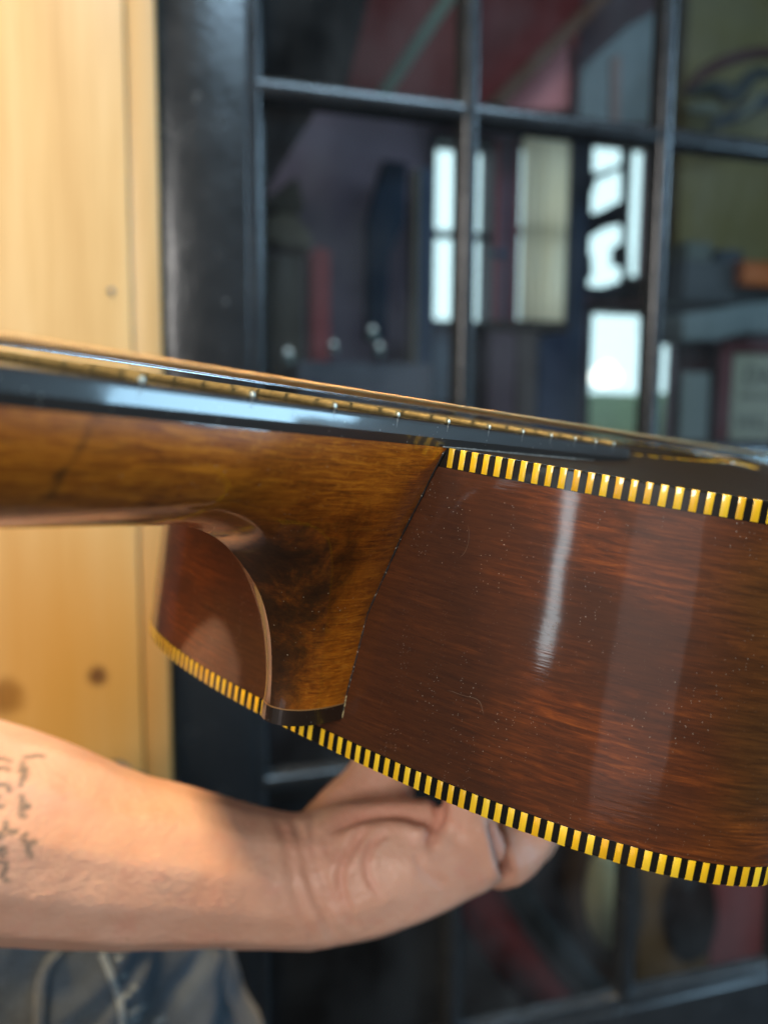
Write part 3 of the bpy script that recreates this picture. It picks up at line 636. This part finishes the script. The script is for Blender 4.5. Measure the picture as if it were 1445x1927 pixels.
M_side = mat_side(); M_neck = mat_neck(); M_tile = mat_tile()
M_top = mat_plain('dark_top_finish', (0.014, 0.0095, 0.006), 0.5, 0.4, 300, spec=0.12); M_backw = mat_lacquer('back_lacquer', (0.05, 0.017, 0.007))
M_bblack = mat_plain('black_celluloid', (0.007, 0.006, 0.004), 0.25, 0.3, 500, coat=0.3); M_board = mat_lacquer('ebonised_fretboard', (0.020, 0.0135, 0.0095), 0.03, 0.5, 0.08)
M_cap = mat_lacquer('dark_heel_cap', (0.016, 0.008, 0.004), 0.06, 0.2); M_cream = mat_plain('cream_line', (0.26, 0.125, 0.04), 0.4)
M_brass = mat_plain('brass_fret', (0.15, 0.118, 0.05), 0.55, 0.6, 700, metal=0.7); M_fretend = mat_plain('worn_fret_end', (0.80, 0.80, 0.68), 0.35, 0.1, 900, metal=0.75)
M_steel = mat_plain('plain_steel_string', (0.80, 0.82, 0.85), 0.2, 0.1, 900, metal=1.0); M_wound = mat_wound()
M_crust = mat_plain('old_glue_crust', (0.24, 0.22, 0.19), 0.7, 0.6, 1200, bump=0.5)

def mat_joint():
    t = NT('joint_dirt'); n = t.noise(t.coord('Object'), 1500, 3); return t.set(color=t.mix(t.maprange(n, 0.60, 0.68), (0.008, 0.006, 0.005), (0.42, 0.38, 0.30)), rough=0.6)
M_joint = mat_joint()
guitar = empty('guitar', T_G)
tag(guitar, 'dark varnished wooden guitar with yellow and black checkered binding held in a hand', 'guitar')
I4 = Matrix.Identity(4)
def gm(name, vs, fs, mat, parent=guitar, uvs=None, smooth=True):
    return mesh(name, np.array(vs)*MM, fs, mat, parent, uvs, smooth, I4)
# sides
rows = [0, 0.4, 8, 18, 30, 44, 58, 68, DEP-2*BINDH-0.4, DEP-2*BINDH]
vs, fs, uvs = [], [], []
for i, (x, y, nx, ny) in enumerate(RP):
    for rz in rows:
        vs.append((x-0.04*nx, y-0.04*ny, -FB-BINDH-rz)); uvs.append((ring[i]*MM, rz*MM))
n = len(rows)
for i in range(len(RP)-1):
    for k in range(n-1): fs.append((i*n+k, i*n+k+1, (i+1)*n+k+1, (i+1)*n+k))
side = gm('side', vs, fs, M_side, uvs=uvs)
# top (gently arched) and back plates
def plate(name, z, sgn, mat, arch):
    vs, fs = [], []; K = 14; n = len(RP)
    cx_ = 215.0
    for k in range(K):
        q = 1-k/K
        for (x, y, nx, ny) in RP:
            X = x-2.1*nx; Y = y-2.1*ny
            px_, py_ = cx_+(X-cx_)*q, Y*q
            h_ = arch*(1-q*q)**1.3*min(1, max(0, (px_-60)/90))**1.5 if arch > 0 else arch*(1-q*q)
            vs.append((px_, py_, z+h_))
    vs.append((cx_, 0, z+arch))
    for k in range(K-1):
        for i in range(n):
            j = (i+1) % n; a = (k*n+i, k*n+j, (k+1)*n+j, (k+1)*n+i); fs.append(a if sgn > 0 else a[::-1])
    for i in range(n):
        a = ((K-1)*n+i, (K-1)*n+(i+1) % n, K*n); fs.append(a if sgn > 0 else a[::-1])
    return gm(name, vs, fs, mat)
plate('top', -FB-0.02, 1, M_top, 6.6); plate('back', -FB-DEP+0.02, -1, M_backw, -3.0)
def top_z(x, y):
    dx, dy = x-215.0, y; an = math.atan2(dy, dx); P_ = np.array([(p[0]-2.1*p[2]-215.0, p[1]-2.1*p[3]) for p in RP]); aa = np.arctan2(P_[:,1], P_[:,0]); rr = np.hypot(P_[:,0], P_[:,1]); od = np.argsort(aa)
    q = math.hypot(dx, dy)/float(np.interp(an, aa[od], rr[od])); return -FB-0.02+6.6*max(0, 1-q*q)**1.3*min(1, max(0, (x-60)/90))**1.5
RC, RR = (168.0, 0.0), 50.0
vs, fs = [], []; nr = 120
for i in range(nr):
    a = 2*math.pi*i/nr
    for r_, h_ in ((RR-2.4, 0.05), (RR-2.4, 0.30), (RR+2.4, 0.30), (RR+2.4, 0.05)):
        x, y = RC[0]+r_*math.cos(a), RC[1]+r_*math.sin(a); vs.append((x, y, top_z(x, y)+h_))
for i in range(nr):
    for k in range(4): fs.append((i*4+k, i*4+(k+1) % 4, ((i+1) % nr)*4+(k+1) % 4, ((i+1) % nr)*4+k))
added_rosette = gm('added_rosette', vs, fs, mat_plain('added_rosette_black', (0.010, 0.009, 0.007), 0.4), smooth=False)  # ring added so its tiles stand in for a gold reflection on the top
bm = bmesh.new(); add_box(bm, -0.0013, 0.0013, -0.0022, 0.0022, 0, 0.0002); RTILE = bm_mesh('added_rosette_tile', bm); RTILE.materials.append(M_tile)
for i in range(62):
    a = 2*math.pi*i/62; x, y = RC[0]+RR*math.cos(a), RC[1]+RR*math.sin(a)
    o = bpy.data.objects.new('added_rosette_tile', RTILE); col.objects.link(o); o.parent = added_rosette; o.matrix_local = Matrix.Translation((x*MM, y*MM, (top_z(x, y)+0.25)*MM)) @ Matrix.Rotation(a+math.pi/2, 4, 'Z')
vs = [(RC[0], RC[1], top_z(*RC)+0.4)]+[(RC[0]+46*math.cos(2*math.pi*i/60), RC[1]+46*math.sin(2*math.pi*i/60), top_z(RC[0]+46*math.cos(2*math.pi*i/60), 46*math.sin(2*math.pi*i/60))+0.15) for i in range(60)]
gm('soundhole', vs, [(0, 1+i, 1+(i+1) % 60) for i in range(60)], mat_plain('soundhole_dark', (0.004, 0.003, 0.002), 0.95, spec=0.0))
# binding: black band, amber tiles let into it
def binding(name, ztop, up):
    prof = [(-2.3, 0.0), (-0.45, 0.0), (-0.12, -0.12), (0.0, -0.45), (0.0, -BINDH), (-2.3, -BINDH)]
    vs, fs = [], []; n = len(prof)
    for (x, y, nx, ny) in RP:
        for r_, h_ in prof: vs.append((x+r_*nx, y+r_*ny, ztop+(h_ if up else -h_)))
    for i in range(len(RP)-1):
        for k in range(n):
            a = (i*n+k, i*n+(k+1) % n, (i+1)*n+(k+1) % n, (i+1)*n+k); fs.append(a if up else a[::-1])
    return gm(name, vs, fs, M_bblack, smooth=False)
bind_top = binding('binding', -FB, True); bind_back = binding('binding', -FB-DEP, False)
bm = bmesh.new(); add_box(bm, -0.80*MM, 0.80*MM, -2.0*MM, 0.012*MM, -BINDH*MM*0.985, 0.012*MM, 0.00012, 2); TILE = bm_mesh('binding_tile', bm, True); TILE.materials.append(M_tile)
def tile_matrix(s, ztop, up):
    x, y, nx, ny = opt(s); N_ = Vector((nx, ny, 0)); Z_ = Vector((0, 0, 1 if up else -1)); T_ = N_.cross(Z_)
    mt = Matrix.Identity(4)
    for i in range(3): mt[i][0] = T_[i]; mt[i][1] = N_[i]; mt[i][2] = Z_[i]
    mt.translation = Vector((x, y, ztop))*MM
    j = 1+0.07*random.uniform(-1, 1)
    return mt @ Matrix.Diagonal((j, 1, 1, 1))
def tiles(parent, ztop, up, s0, smax_vis, sign, smin=0):
    far = []; k = -20
    while True:
        s = s0+k*PER; k += 1
        if s < smin: continue
        if s > SMAX-2: break
        mt = tile_matrix(sign*s, ztop, up)
        if s <= smax_vis:
            o = bpy.data.objects.new('binding_tile', TILE); col.objects.link(o); o.parent = parent; o.matrix_local = mt
        else: far.append(mt)
    return far
far = tiles(bind_top, -FB, True, 28.063, 126, -1, 27.6); far += tiles(bind_top, -FB, True, 28.063, 0, 1, 27.6)
farb = tiles(bind_back, -FB-DEP, False, 15.031, 140, -1, 1.0); farb += tiles(bind_back, -FB-DEP, False, 21.882, 140, 1, 1.0)
def joined_tiles(parent, mats):
    bv = np.array([v.co[:] for v in TILE.vertices]); bf = [tuple(p.vertices) for p in TILE.polygons]; vs, fs = [], []
    for mt in mats:
        A = np.array(mt); off = len(vs); vs += list((bv @ A[:3,:3].T)+A[:3,3]); fs += [tuple(i+off for i in f_) for f_ in bf]
    o = mesh('binding_tiles', vs, fs, M_tile, parent, local=I4); o['kind'] = 'stuff'
joined_tiles(bind_top, far); joined_tiles(bind_back, farb)

# fretboard
FEND = 106.0
def build_fretboard():
    prof_r = 0.55; vs, fs = [], []
    xs = [-SJ]+[x for x in np.arange(-300, FEND, 6.0)]+[FEND]
    fx = [SCALE*(1-2**(-n/12))-SJ for n in range(0, 19)]
    prof = None
    for x in xs:
        e = edge(x)
        ring_ = []
        dip = 0.0
        for k in range(2):
            sg = -1 if k == 0 else 1
            pts = [(sg*(e-0.45), -FB), (sg*e, -3.5), (sg*e, -1.0), (sg*(e-0.12), -0.4), (sg*(e-0.5), -0.08)]
            ring_ += pts if k == 0 else pts[::-1]
        # slight radius across the board
        mid = [(-e*0.5, 0.10), (0, 0.14), (e*0.5, 0.10)]
        ring_ = ring_[:5]+mid+ring_[5:]
        for (y, z) in ring_: vs.append((x, y, z))
        prof = len(ring_)
    for i in range(len(xs)-1):
        for k in range(prof): fs.append((i*prof+k, i*prof+(k+1) % prof, (i+1)*prof+(k+1) % prof, (i+1)*prof+k))
    fs.append(tuple(range(prof))); fs.append(tuple((len(xs)-1)*prof+k for k in range(prof-1, -1, -1)))
    o = gm('fretboard', vs, fs, M_board)
    md = o.modifiers.new('edge_split', 'EDGE_SPLIT'); md.split_angle = math.radians(6)
    for n_ in range(1, 19):
        x = fx[n_]; e = edge(x); vs, fs = [], []
        nk = 9; ys = [-e-0.10, -e+0.10, -e+0.7]+list(np.linspace(-e+4, e-4, 7))+[e-0.7, e-0.1, e+0.1]
        for j, y in enumerate(ys):
            sc = (0.55, 0.85, 1.0)[j] if j < 3 else ((0.55, 0.85, 1.0)[len(ys)-1-j] if j > len(ys)-4 else 1.0)
            zc = 0.14*(1-(y/e)**2)
            for k in range(nk):
                a = math.pi*k/(nk-1); vs.append((x+1.05*sc*math.cos(a), y, -0.12+zc+1.55*sc*math.sin(a)))
        for j in range(len(ys)-1):
            for k in range(nk): fs.append((j*nk+k, j*nk+(k+1) % nk, (j+1)*nk+(k+1) % nk, (j+1)*nk+k))
        fs.append(tuple(range(nk-1, -1, -1))); fs.append(tuple((len(ys)-1)*nk+k for k in range(nk)))
        fr = gm('fret', vs, fs, M_brass, o)
        if n_ >= 6:
            bm = bmesh.new(); bmesh.ops.create_icosphere(bm, subdivisions=2, radius=1.0, matrix=Matrix.Translation((x*MM, (-e-0.02)*MM, 0.42*MM)) @ Matrix.Diagonal((0.52*MM, 0.26*MM, 0.62*MM, 1)))
            link('fret_end', bm_mesh('fret_end', bm, True), M_fretend, fr, I4)
            vv = [(x+dx, -e-0.05+dy, z) for z, w_ in ((0.0, 0.35), (-0.8, 0.25), (-1.6, 0.17), (-2.3+0.5*random.random(), 0.06)) for dx, dy in ((-w_, 0.1), (0, 0), (w_, 0.1))]
            ff = [(3*i+k, 3*i+k+1, 3*i+k+4, 3*i+k+3) for i in range(3) for k in range(2)]
            gm('tang', vv, ff, M_crust, fr)
    # crust of old glue along the foot of the overhanging board
    pts = []; rad = []
    for i in range(150):
        x = -1+i*(FEND+1)/149; pts.append((x, -edge(x)-0.15-0.12*random.random(), -FB+0.12)); rad.append(0.16+0.26*max(0, noise.noise(Vector((x*0.45, 3, 1))))+0.08*random.random())
    V, Fc = tube_data([Vector(p)*MM for p in pts], [q*MM for q in rad], 6); g = mesh('glue_line', V, Fc, M_crust, o, local=I4); g['label'] = 'crusty grey line of old glue under the board'
build_fretboard()

# neck and heel: one skin stretched between the lower profile and the board / body joint
CTRL = [(-316, -24.6, -316, -FB), (-250, -25.2, -250, -FB), (-180, -25.8, -180, -FB), (-120, -26.4, -119, -FB), (-90, -26.8, -88, -FB), (-70, -27.0, -63, -FB), (-54, -27.4, -38, -FB), (-43, -30.0, -16, -FB), (-34.5, -35.5, 0.6, -FB),
        (-26.0, -44.5, 0.6, -26), (-21.0, -54.5, 0.6, -45), (-18.6, -64.5, 0.6, -61), (-17.6, -73.0, 0.6, -73.0)]
WJ = np.array([(-77, 8.2), (-71.3, 8.4), (-62.1, 9.7), (-48.9, 11.2), (-37, 15.0), (-27.3, 18.0), (-19.2, 21.2), (-12.5, 23.6), (-FB, 26.4)])
def neck_w(ex, ez):
    return edge(ex)-0.25 if ez > -FB-0.01 and ex < 0.5 else float(np.interp(ez, WJ[:,0], WJ[:,1]))+0.25
cc = catmull(CTRL, 10); NU = 22; vs, fs, stain = [], [], []
cc[:, 2] = np.minimum(cc[:, 2], 0.6); cc[:, 3] = np.minimum(cc[:, 3], -FB)
for i, (px_, pz_, ex, ez) in enumerate(cc):
    W_ = neck_w(ex, ez)
    heel = min(1, max(0, (px_+60)/35))
    for sg in (-1, 1):
        for k in range(NU+1):
            u = (k/NU)**1.6; p_ = 2.15+0.25*heel
            y = W_*(1-(1-u)**p_)**0.5
            vs.append((px_+(ex-px_)*u, sg*y, pz_+(ez-pz_)*u))
n = 2*(NU+1)
for i in range(len(cc)-1):
    for side_ in (0, 1):
        for k in range(NU):
            a = i*n+side_*(NU+1)+k; b = a+n; q = (a, a+1, b+1, b); fs.append(q if side_ == 0 else q[::-1])
G_ = np.array(vs, float).reshape(len(cc), 2, NU+1, 3); i0 = 55; kk = np.linspace(0, 1, NU+1)[None, None, 1:-1, None]
for _ in range(90):                          # fair the skin where the heel sweeps into the neck
    A_ = G_.copy()
    A_[i0:-1, :, 1:-1] = 0.5*G_[i0:-1, :, 1:-1]+0.5*((G_[i0-1:-2, :, 1:-1]+G_[i0+1:, :, 1:-1])*0.35+(G_[i0:-1, :, :-2]+G_[i0:-1, :, 2:])*0.15)
    G_ = A_
vs = [tuple(v) for v in G_.reshape(-1, 3)]
neck = gm('neck', vs, fs, M_neck)
def stain_at(x, y, z):
    # sunburst stain: dark down the spine of the heel and under the neck, honey along board and body joint
    j = float(np.interp(z, WJ[:,0], WJ[:,1])); 
    near = math.hypot(min(0, x-0.6), (abs(y)-j)*0.55) if z > -75 else 99      # distance from the body joint
    dboard = -FB-z
    if x < -45: v = max(0, (dboard-13)/12)*0.75-0.02
    else: v = min(1.25, max(0, (near-5.0)/12))*min(1, max(0, (dboard-10)/17))*0.85
    return v
at_ = neck.data.attributes.new('stain', 'FLOAT', 'POINT')
at_.data.foreach_set('value', np.array([stain_at(*v) for v in vs], dtype=np.float32))
# heel cap with its cream line, and the gap line along the joint
px_, pz_, ex, ez = cc[-1]; W_ = neck_w(ex, ez); U = []
for sg in (-1, 1):
    ks = range(NU, -1, -1) if sg < 0 else range(1, NU+1)
    for k in ks:
        u = (k/NU)**1.6; U.append((px_+(ex+0.2-px_)*u, sg*W_*(1-(1-u)**2.4)**0.5))
def prism(name, U, z0, z1, mat, out=0.0, parent=guitar):
    c_ = np.mean(U, axis=0); Q = [tuple(np.array(p)+out*(np.array(p)-c_)/max(1e-6, np.linalg.norm(np.array(p)-c_))) for p in U]
    bm = bmesh.new(); vv = [bm.verts.new((x*MM, y*MM, z0*MM)) for x, y in Q]; fc = bm.faces.new(vv); e_ = bmesh.ops.extrude_face_region(bm, geom=[fc])
    for v in e_['geom']:
        if isinstance(v, bmesh.types.BMVert): v.co.z = z1*MM
    return link(name, bm_mesh(name, bm), mat, parent, I4)
cap = prism('heel_cap', U, -73.32, -77.2, M_cap, 0.12); prism('veneer_line', U, -72.98, -73.30, M_cream, 0.06, cap)
pts = [(0.25, -float(np.interp(z, WJ[:,0], WJ[:,1]))-0.35, z) for z in np.linspace(-FB-BINDH*0.2, -77, 60)]
tube('joint_line', [Vector(p)*MM for p in pts], [0.30*MM*(0.7+0.6*random.random()) for _ in pts], M_joint, guitar, 6, I4)
pts = [(0.1, -float(np.interp(z, WJ[:,0], WJ[:,1]))-0.55+0.1*random.random(), z) for z in np.linspace(-71, -77.0, 16)]
tube('joint_chip', [Vector(p)*MM for p in pts], [0.08*MM+0.12*MM*random.random() for _ in pts], mat_plain('pale_chip', (0.40, 0.31, 0.15), 0.5), guitar, 6, I4)['label'] = 'pale chipped edge at the foot of the heel'
# headstock and nut (beyond the frame, on the camera side of the lens)
box('headstock', (-SJ-170)*MM, (-SJ-6)*MM, -0.034, 0.034, -0.017, -0.003, M_neck, guitar, 0.003, True, I4); box('nut', (-SJ-5)*MM, (-SJ-0.2)*MM, -0.0215, 0.0215, -FB*MM, 0.002, M_cream, guitar, 0.0005, True, I4)
# bridge and strings
box('bridge', 0.308, 0.328, -0.075, 0.075, -0.0005, 0.0012, M_board, guitar, 0.0006, True, I4)
for q, (y0, y1, z0, z1, r_, mt) in enumerate(((-17.5, -24.0, 2.7, 5.55, 0.50, M_wound), (-10.6, -14.4, 2.7, 5.35, 0.48, M_wound), (-3.6, -4.8, 2.6, 4.9, 0.38, M_wound), (3.5, 4.8, 2.5, 4.5, 0.30, M_wound), (10.5, 14.4, 2.3, 4.1, 0.20, M_steel), (17.5, 24.0, 2.1, 3.6, 0.16, M_steel))):
    pts = [Vector((-SJ+(632)*t_, y0+(y1-y0)*t_, z0+(z1-z0)*t_))*MM for t_ in np.linspace(0, 1, 40)]
    tube('string', pts, r_*MM, mt, guitar, 12, I4)

# ------------------------------------------------------------------ the person: forearm and hand under the body, jeans below
def skin_mesh():
    bm = bmesh.new()
    def chain(pts, n=10):
        P_ = catmull([(*at(px, py, d_), r_) for px, py, d_, r_ in pts], n)
        for x, y, z, r_ in P_: bmesh.ops.create_icosphere(bm, subdivisions=2, radius=r_, matrix=Matrix.Translation((x, y, z)))
    K = 0.31/F                                 # metres per pixel at the hand
    # forearm: two bones' worth of breadth
    for dz in (-0.010, 0.012):
        chain([(-620, 1500, 0.300+dz, 0.046), (-300, 1530, 0.300+dz, 0.043), (0, 1567, 0.302+dz, 0.0365), (200, 1612, 0.304+dz, 0.0305), (325, 1629, 0.306+dz, 0.0277), (430, 1643, 0.308+dz, 0.0250), (520, 1655, 0.310+dz, 0.0236), (600, 1655, 0.312+dz, 0.0240)], 16)
    # heel of the hand and palm
    chain([(590, 1655, 0.306, 0.0245), (660, 1640, 0.302, 0.0245), (740, 1624, 0.300, 0.0225), (820, 1612, 0.300, 0.0185), (876, 1606, 0.300, 0.0150)], 12)
    chain([(590, 1640, 0.322, 0.022), (680, 1620, 0.325, 0.021), (780, 1608, 0.327, 0.018), (880, 1604, 0.330, 0.015), (925, 1602, 0.331, 0.0135)], 12)
    chain([(600, 1620, 0.335, 0.020), (690, 1600, 0.345, 0.020), (800, 1590, 0.352, 0.017), (900, 1580, 0.356, 0.0135)], 12)
    # thumb
    chain([(612, 1618, 0.330, 0.0195), (652, 1560, 0.336, 0.0185), (705, 1490, 0.342, 0.0160), (748, 1400, 0.346, 0.0125), (765, 1330, 0.346, 0.0112), (772, 1262, 0.344, 0.0095)], 10)
    # little finger
    chain([(876, 1604, 0.300, 0.0142), (884, 1560, 0.297, 0.0105), (874, 1500, 0.296, 0.0096), (868, 1420, 0.299, 0.0088), (872, 1330, 0.302, 0.0082), (880, 1268, 0.303, 0.0072)], 10)
    # ring, middle and index finger
    chain([(945, 1604, 0.324, 0.0140), (984, 1588, 0.327, 0.0108), (1008, 1540, 0.328, 0.0098), (1005, 1440, 0.327, 0.0094), (1000, 1340, 0.329, 0.0088), (990, 1262, 0.330, 0.0076)], 10)
    chain([(935, 1590, 0.340, 0.0140), (1000, 1575, 0.346, 0.0110), (1030, 1500, 0.349, 0.0102), (1040, 1400, 0.351, 0.0094), (1036, 1300, 0.352, 0.0088), (1030, 1240, 0.352, 0.0078)], 10)
    chain([(910, 1575, 0.358, 0.0135), (965, 1550, 0.366, 0.0110), (985, 1480, 0.370, 0.0102), (990, 1380, 0.372, 0.0094), (985, 1290, 0.372, 0.0086), (980, 1235, 0.371, 0.0078)], 10)
    me = bpy.data.meshes.new('arm_tmp'); bm.to_mesh(me); bm.free()
    o = bpy.data.objects.new('arm_tmp', me); col.objects.link(o)
    md = o.modifiers.new('r', 'REMESH'); md.mode = 'VOXEL'; md.voxel_size = 0.0012; md.use_smooth_shade = True
    sm = o.modifiers.new('s', 'SMOOTH'); sm.factor = 0.6; sm.iterations = 18
    dg = bpy.context.evaluated_depsgraph_get(); out = bpy.data.meshes.new_from_object(o.evaluated_get(dg)); bpy.data.objects.remove(o)
    # creases: wrist folds, folds of the cupped heel of the hand
    co = np.empty(len(out.vertices)*3); out.vertices.foreach_get('co', co); co = co.reshape(-1, 3)
    no = np.array([v.normal[:] for v in out.vertices])
    rel = (co-np.array(CAM)) @ C2W; PX = CX+F*rel[:,0]/rel[:,2]; PY = CY+F*rel[:,1]/rel[:,2]
    dsp = np.zeros(len(co)); red = np.zeros(len(co))
    def crease(pts, wid, depth, redd=0.6):
        P_ = catmull(pts, 12); best = np.full(len(co), 1e9); tt = np.zeros(len(co))
        for i in range(len(P_)-1):
            a, b = P_[i], P_[i+1]; ab = b-a; t_ = np.clip(((PX-a[0])*ab[0]+(PY-a[1])*ab[1])/(ab@ab), 0, 1)
            dd_ = np.hypot(PX-a[0]-t_*ab[0], PY-a[1]-t_*ab[1]); up = dd_ < best; best[up] = dd_[up]; tt[up] = (i+t_[up])/(len(P_)-1)
        fade = np.clip(np.sin(np.pi*np.clip(tt, 0.02, 0.98))*2.0, 0, 1)
        dsp[:] += fade*(-depth*np.exp(-(best/wid)**2)+0.45*depth*np.exp(-((best-wid*2.2)/(wid*1.2))**2)); red[:] = np.maximum(red, redd*fade*np.exp(-(best/(wid*1.5))**2))
    crease([(520, 1530), (545, 1600), (560, 1690), (600, 1785)], 9, 0.0005, 0.15); crease([(548, 1528), (568, 1590), (592, 1680), (640, 1778)], 9, 0.0007, 0.2)
    crease([(588, 1535), (590, 1600), (625, 1690), (690, 1762)], 7, 0.0006, 0.2)
    crease([(700, 1550), (662, 1595), (640, 1660), (668, 1735)], 7, 0.0010); crease([(735, 1562), (700, 1592), (690, 1640), (715, 1690)], 6, 0.0008); crease([(780, 1600), (800, 1640), (850, 1672)], 9, 0.0006, 0.2)
    crease([(610, 1570), (680, 1535), (760, 1530), (830, 1560)], 11, 0.0022); crease([(830, 1470), (826, 1540), (800, 1600)], 10, 0.0018, 0.9); crease([(922, 1540), (938, 1600), (958, 1660)], 9, 0.0024, 0.8)
    nz = np.array([noise.noise(Vector(c)*90) for c in co])*0.0004
    red += np.clip((PX-500)/250, 0, 1)*0.25
    co += no*(dsp+nz)[:,None]; out.vertices.foreach_set('co', co.ravel()); out.update()
    a = out.attributes.new('red', 'FLOAT', 'POINT'); a.data.foreach_set('value', np.clip(red, 0, 1).astype(np.float32))
    for p in out.polygons: p.use_smooth = True
    return out
skin = skin_mesh(); skin.materials.clear(); M_skin = mat_skin()
person = link('person', skin, M_skin)
tag(person, 'bare tattooed forearm and hand holding the guitar from below, jeans beneath', 'person')
# tattoo script: ink strokes laid on the skin
bv = BVHTree.FromPolygons([v.co[:] for v in skin.vertices], [tuple(p.vertices) for p in skin.polygons])
def on_skin(px, py):
    dr = (at(px, py, 1.0)-CAM).normalized(); loc, nr, i_, d_ = bv.ray_cast(CAM+dr*0.05, dr); return (loc+nr*0.00005) if loc else None
strokes = [[(290,270),(380,262),(430,250),(490,262)], [(268,320),(238,430),(292,380),(268,480),(240,590)], [(300,400),(280,520)], [(245,710),(258,790),(250,850),(330,835),(300,800)], [(250,850),(240,920),(280,945)],
           [(300,1145),(265,1190),(320,1250),(400,1230)], [(320,1250),(330,1320),(355,1390)], [(70,1010),(66,1070),(125,1122),(190,1108)], [(-60,1190),(30,1170),(0,1130)], [(-70,1300),(50,1310),(40,1390),(-20,1350)],
           [(-30,1460),(70,1480),(52,1560),(30,1620),(85,1672)], [(-60,580),(80,588),(112,650)], [(-60,400),(60,390),(100,415)], [(-60,285),(50,290),(120,318)], [(-60,830),(30,828)], [(-90,700),(-20,720),(-60,760)]]
ink = np.zeros(len(skin.vertices)); sco = np.array([v.co[:] for v in skin.vertices])
for st in strokes:
    for cx_, cy_ in catmull(st, 16):
        p = on_skin(cx_/6.025, 1380+cy_/6.025)
        if p is None: continue
        ink = np.maximum(ink, np.exp(-(np.linalg.norm(sco-np.array(p), axis=1)/0.00085)**2))
ia = skin.attributes.new('ink', 'FLOAT', 'POINT'); ia.data.foreach_set('value', ink.astype(np.float32))

def jeans():
    vs, fs = [], []; nt, na = 90, 96
    A = at(-47, 1630, 0.525); B = at(288, 2300, 0.58); ax = (B-A).normalized(); e1 = ax.cross(Vector((0, 1, 0))).normalized(); e2 = ax.cross(e1).normalized(); L_ = (B-A).length
    for i in range(nt+1):
        t_ = i/nt; c_ = A+(B-A)*t_
        for k in range(na):
            a = 2*math.pi*k/na; d_ = e1*math.cos(a)+e2*math.sin(a); p = c_+d_*0.115
            w_ = 0.006*noise.noise(Vector((a*1.2, t_*7, 1)))+0.010*noise.noise(Vector((math.cos(a)*2.2+t_*5, math.sin(a)*2.2-t_*4, 4)))+0.0025*noise.noise(Vector((a*7, t_*16, 9)))
            fold = 0.007*math.exp(-((t_-0.13-0.10*math.sin(a*1.0+0.4))/0.018)**2)+0.005*math.exp(-((t_-0.25-0.10*math.cos(a))/0.02)**2)
            vs.append(c_+d_*(0.115+w_-fold))
    for i in range(nt):
        for k in range(na): fs.append((i*na+k, i*na+(k+1) % na, (i+1)*na+(k+1) % na, (i+1)*na+k))
    fs.append(tuple(range(na))); fs.append(tuple(nt*na+k for k in range(na-1, -1, -1)))
    j = mesh('jeans', vs, fs, mat_denim('grey_blue_denim', (0.034, 0.044, 0.056)), person); j['label'] = 'faded grey blue jeans with a stitched side seam'
    bj = BVHTree.FromPolygons([Vector(v) for v in vs], fs)
    def on(px, py, lift):
        dr = (at(px, py, 1.0)-CAM).normalized(); loc, nr, i_, d_ = bj.ray_cast(CAM+dr*0.05, dr); return loc-dr*lift if loc else None
    M_th = mat_plain('pale_seam_thread', (0.19, 0.22, 0.23), 0.8, 0.3, 600, bump=0.4)
    for nm, pts, r_ in (('seam', [(192, 1795), (207, 1830), (222, 1870), (230, 1905), (231, 1980)], 0.0019), ('fold_edge', [(115, 1790), (90, 1820), (78, 1870), (75, 1980)], 0.0032)):
        c_ = [on(x, y, r_*0.35) for x, y in catmull(pts, 10)]; c_ = [p for p in c_ if p is not None]
        if len(c_) > 3: tube(nm, c_, r_, M_th if nm == 'seam' else j.data.materials[0], j, 8)
    vs2, fs2 = [], []
    for (x0, y0, x1, y1) in ((226, 1838, 238, 1832), (232, 1878, 244, 1872), (238, 1910, 272, 1893), (240, 1925, 262, 1914), (250, 1862, 258, 1858), (292, 1924, 312, 1915), (220, 1806, 228, 1803)):
        c_ = [on(x0+(x1-x0)*k/4, y0+(y1-y0)*k/4, 0.0006) for k in range(5)]; c_ = [p for p in c_ if p is not None]
        if len(c_) < 3: continue
        V, Fc = tube_data(c_, 0.0014, 6); off = len(vs2); vs2 += V; fs2 += [tuple(k+off for k in f_) for f_ in Fc]
    if vs2: mesh('stitching', vs2, fs2, M_th, j)
jeans()
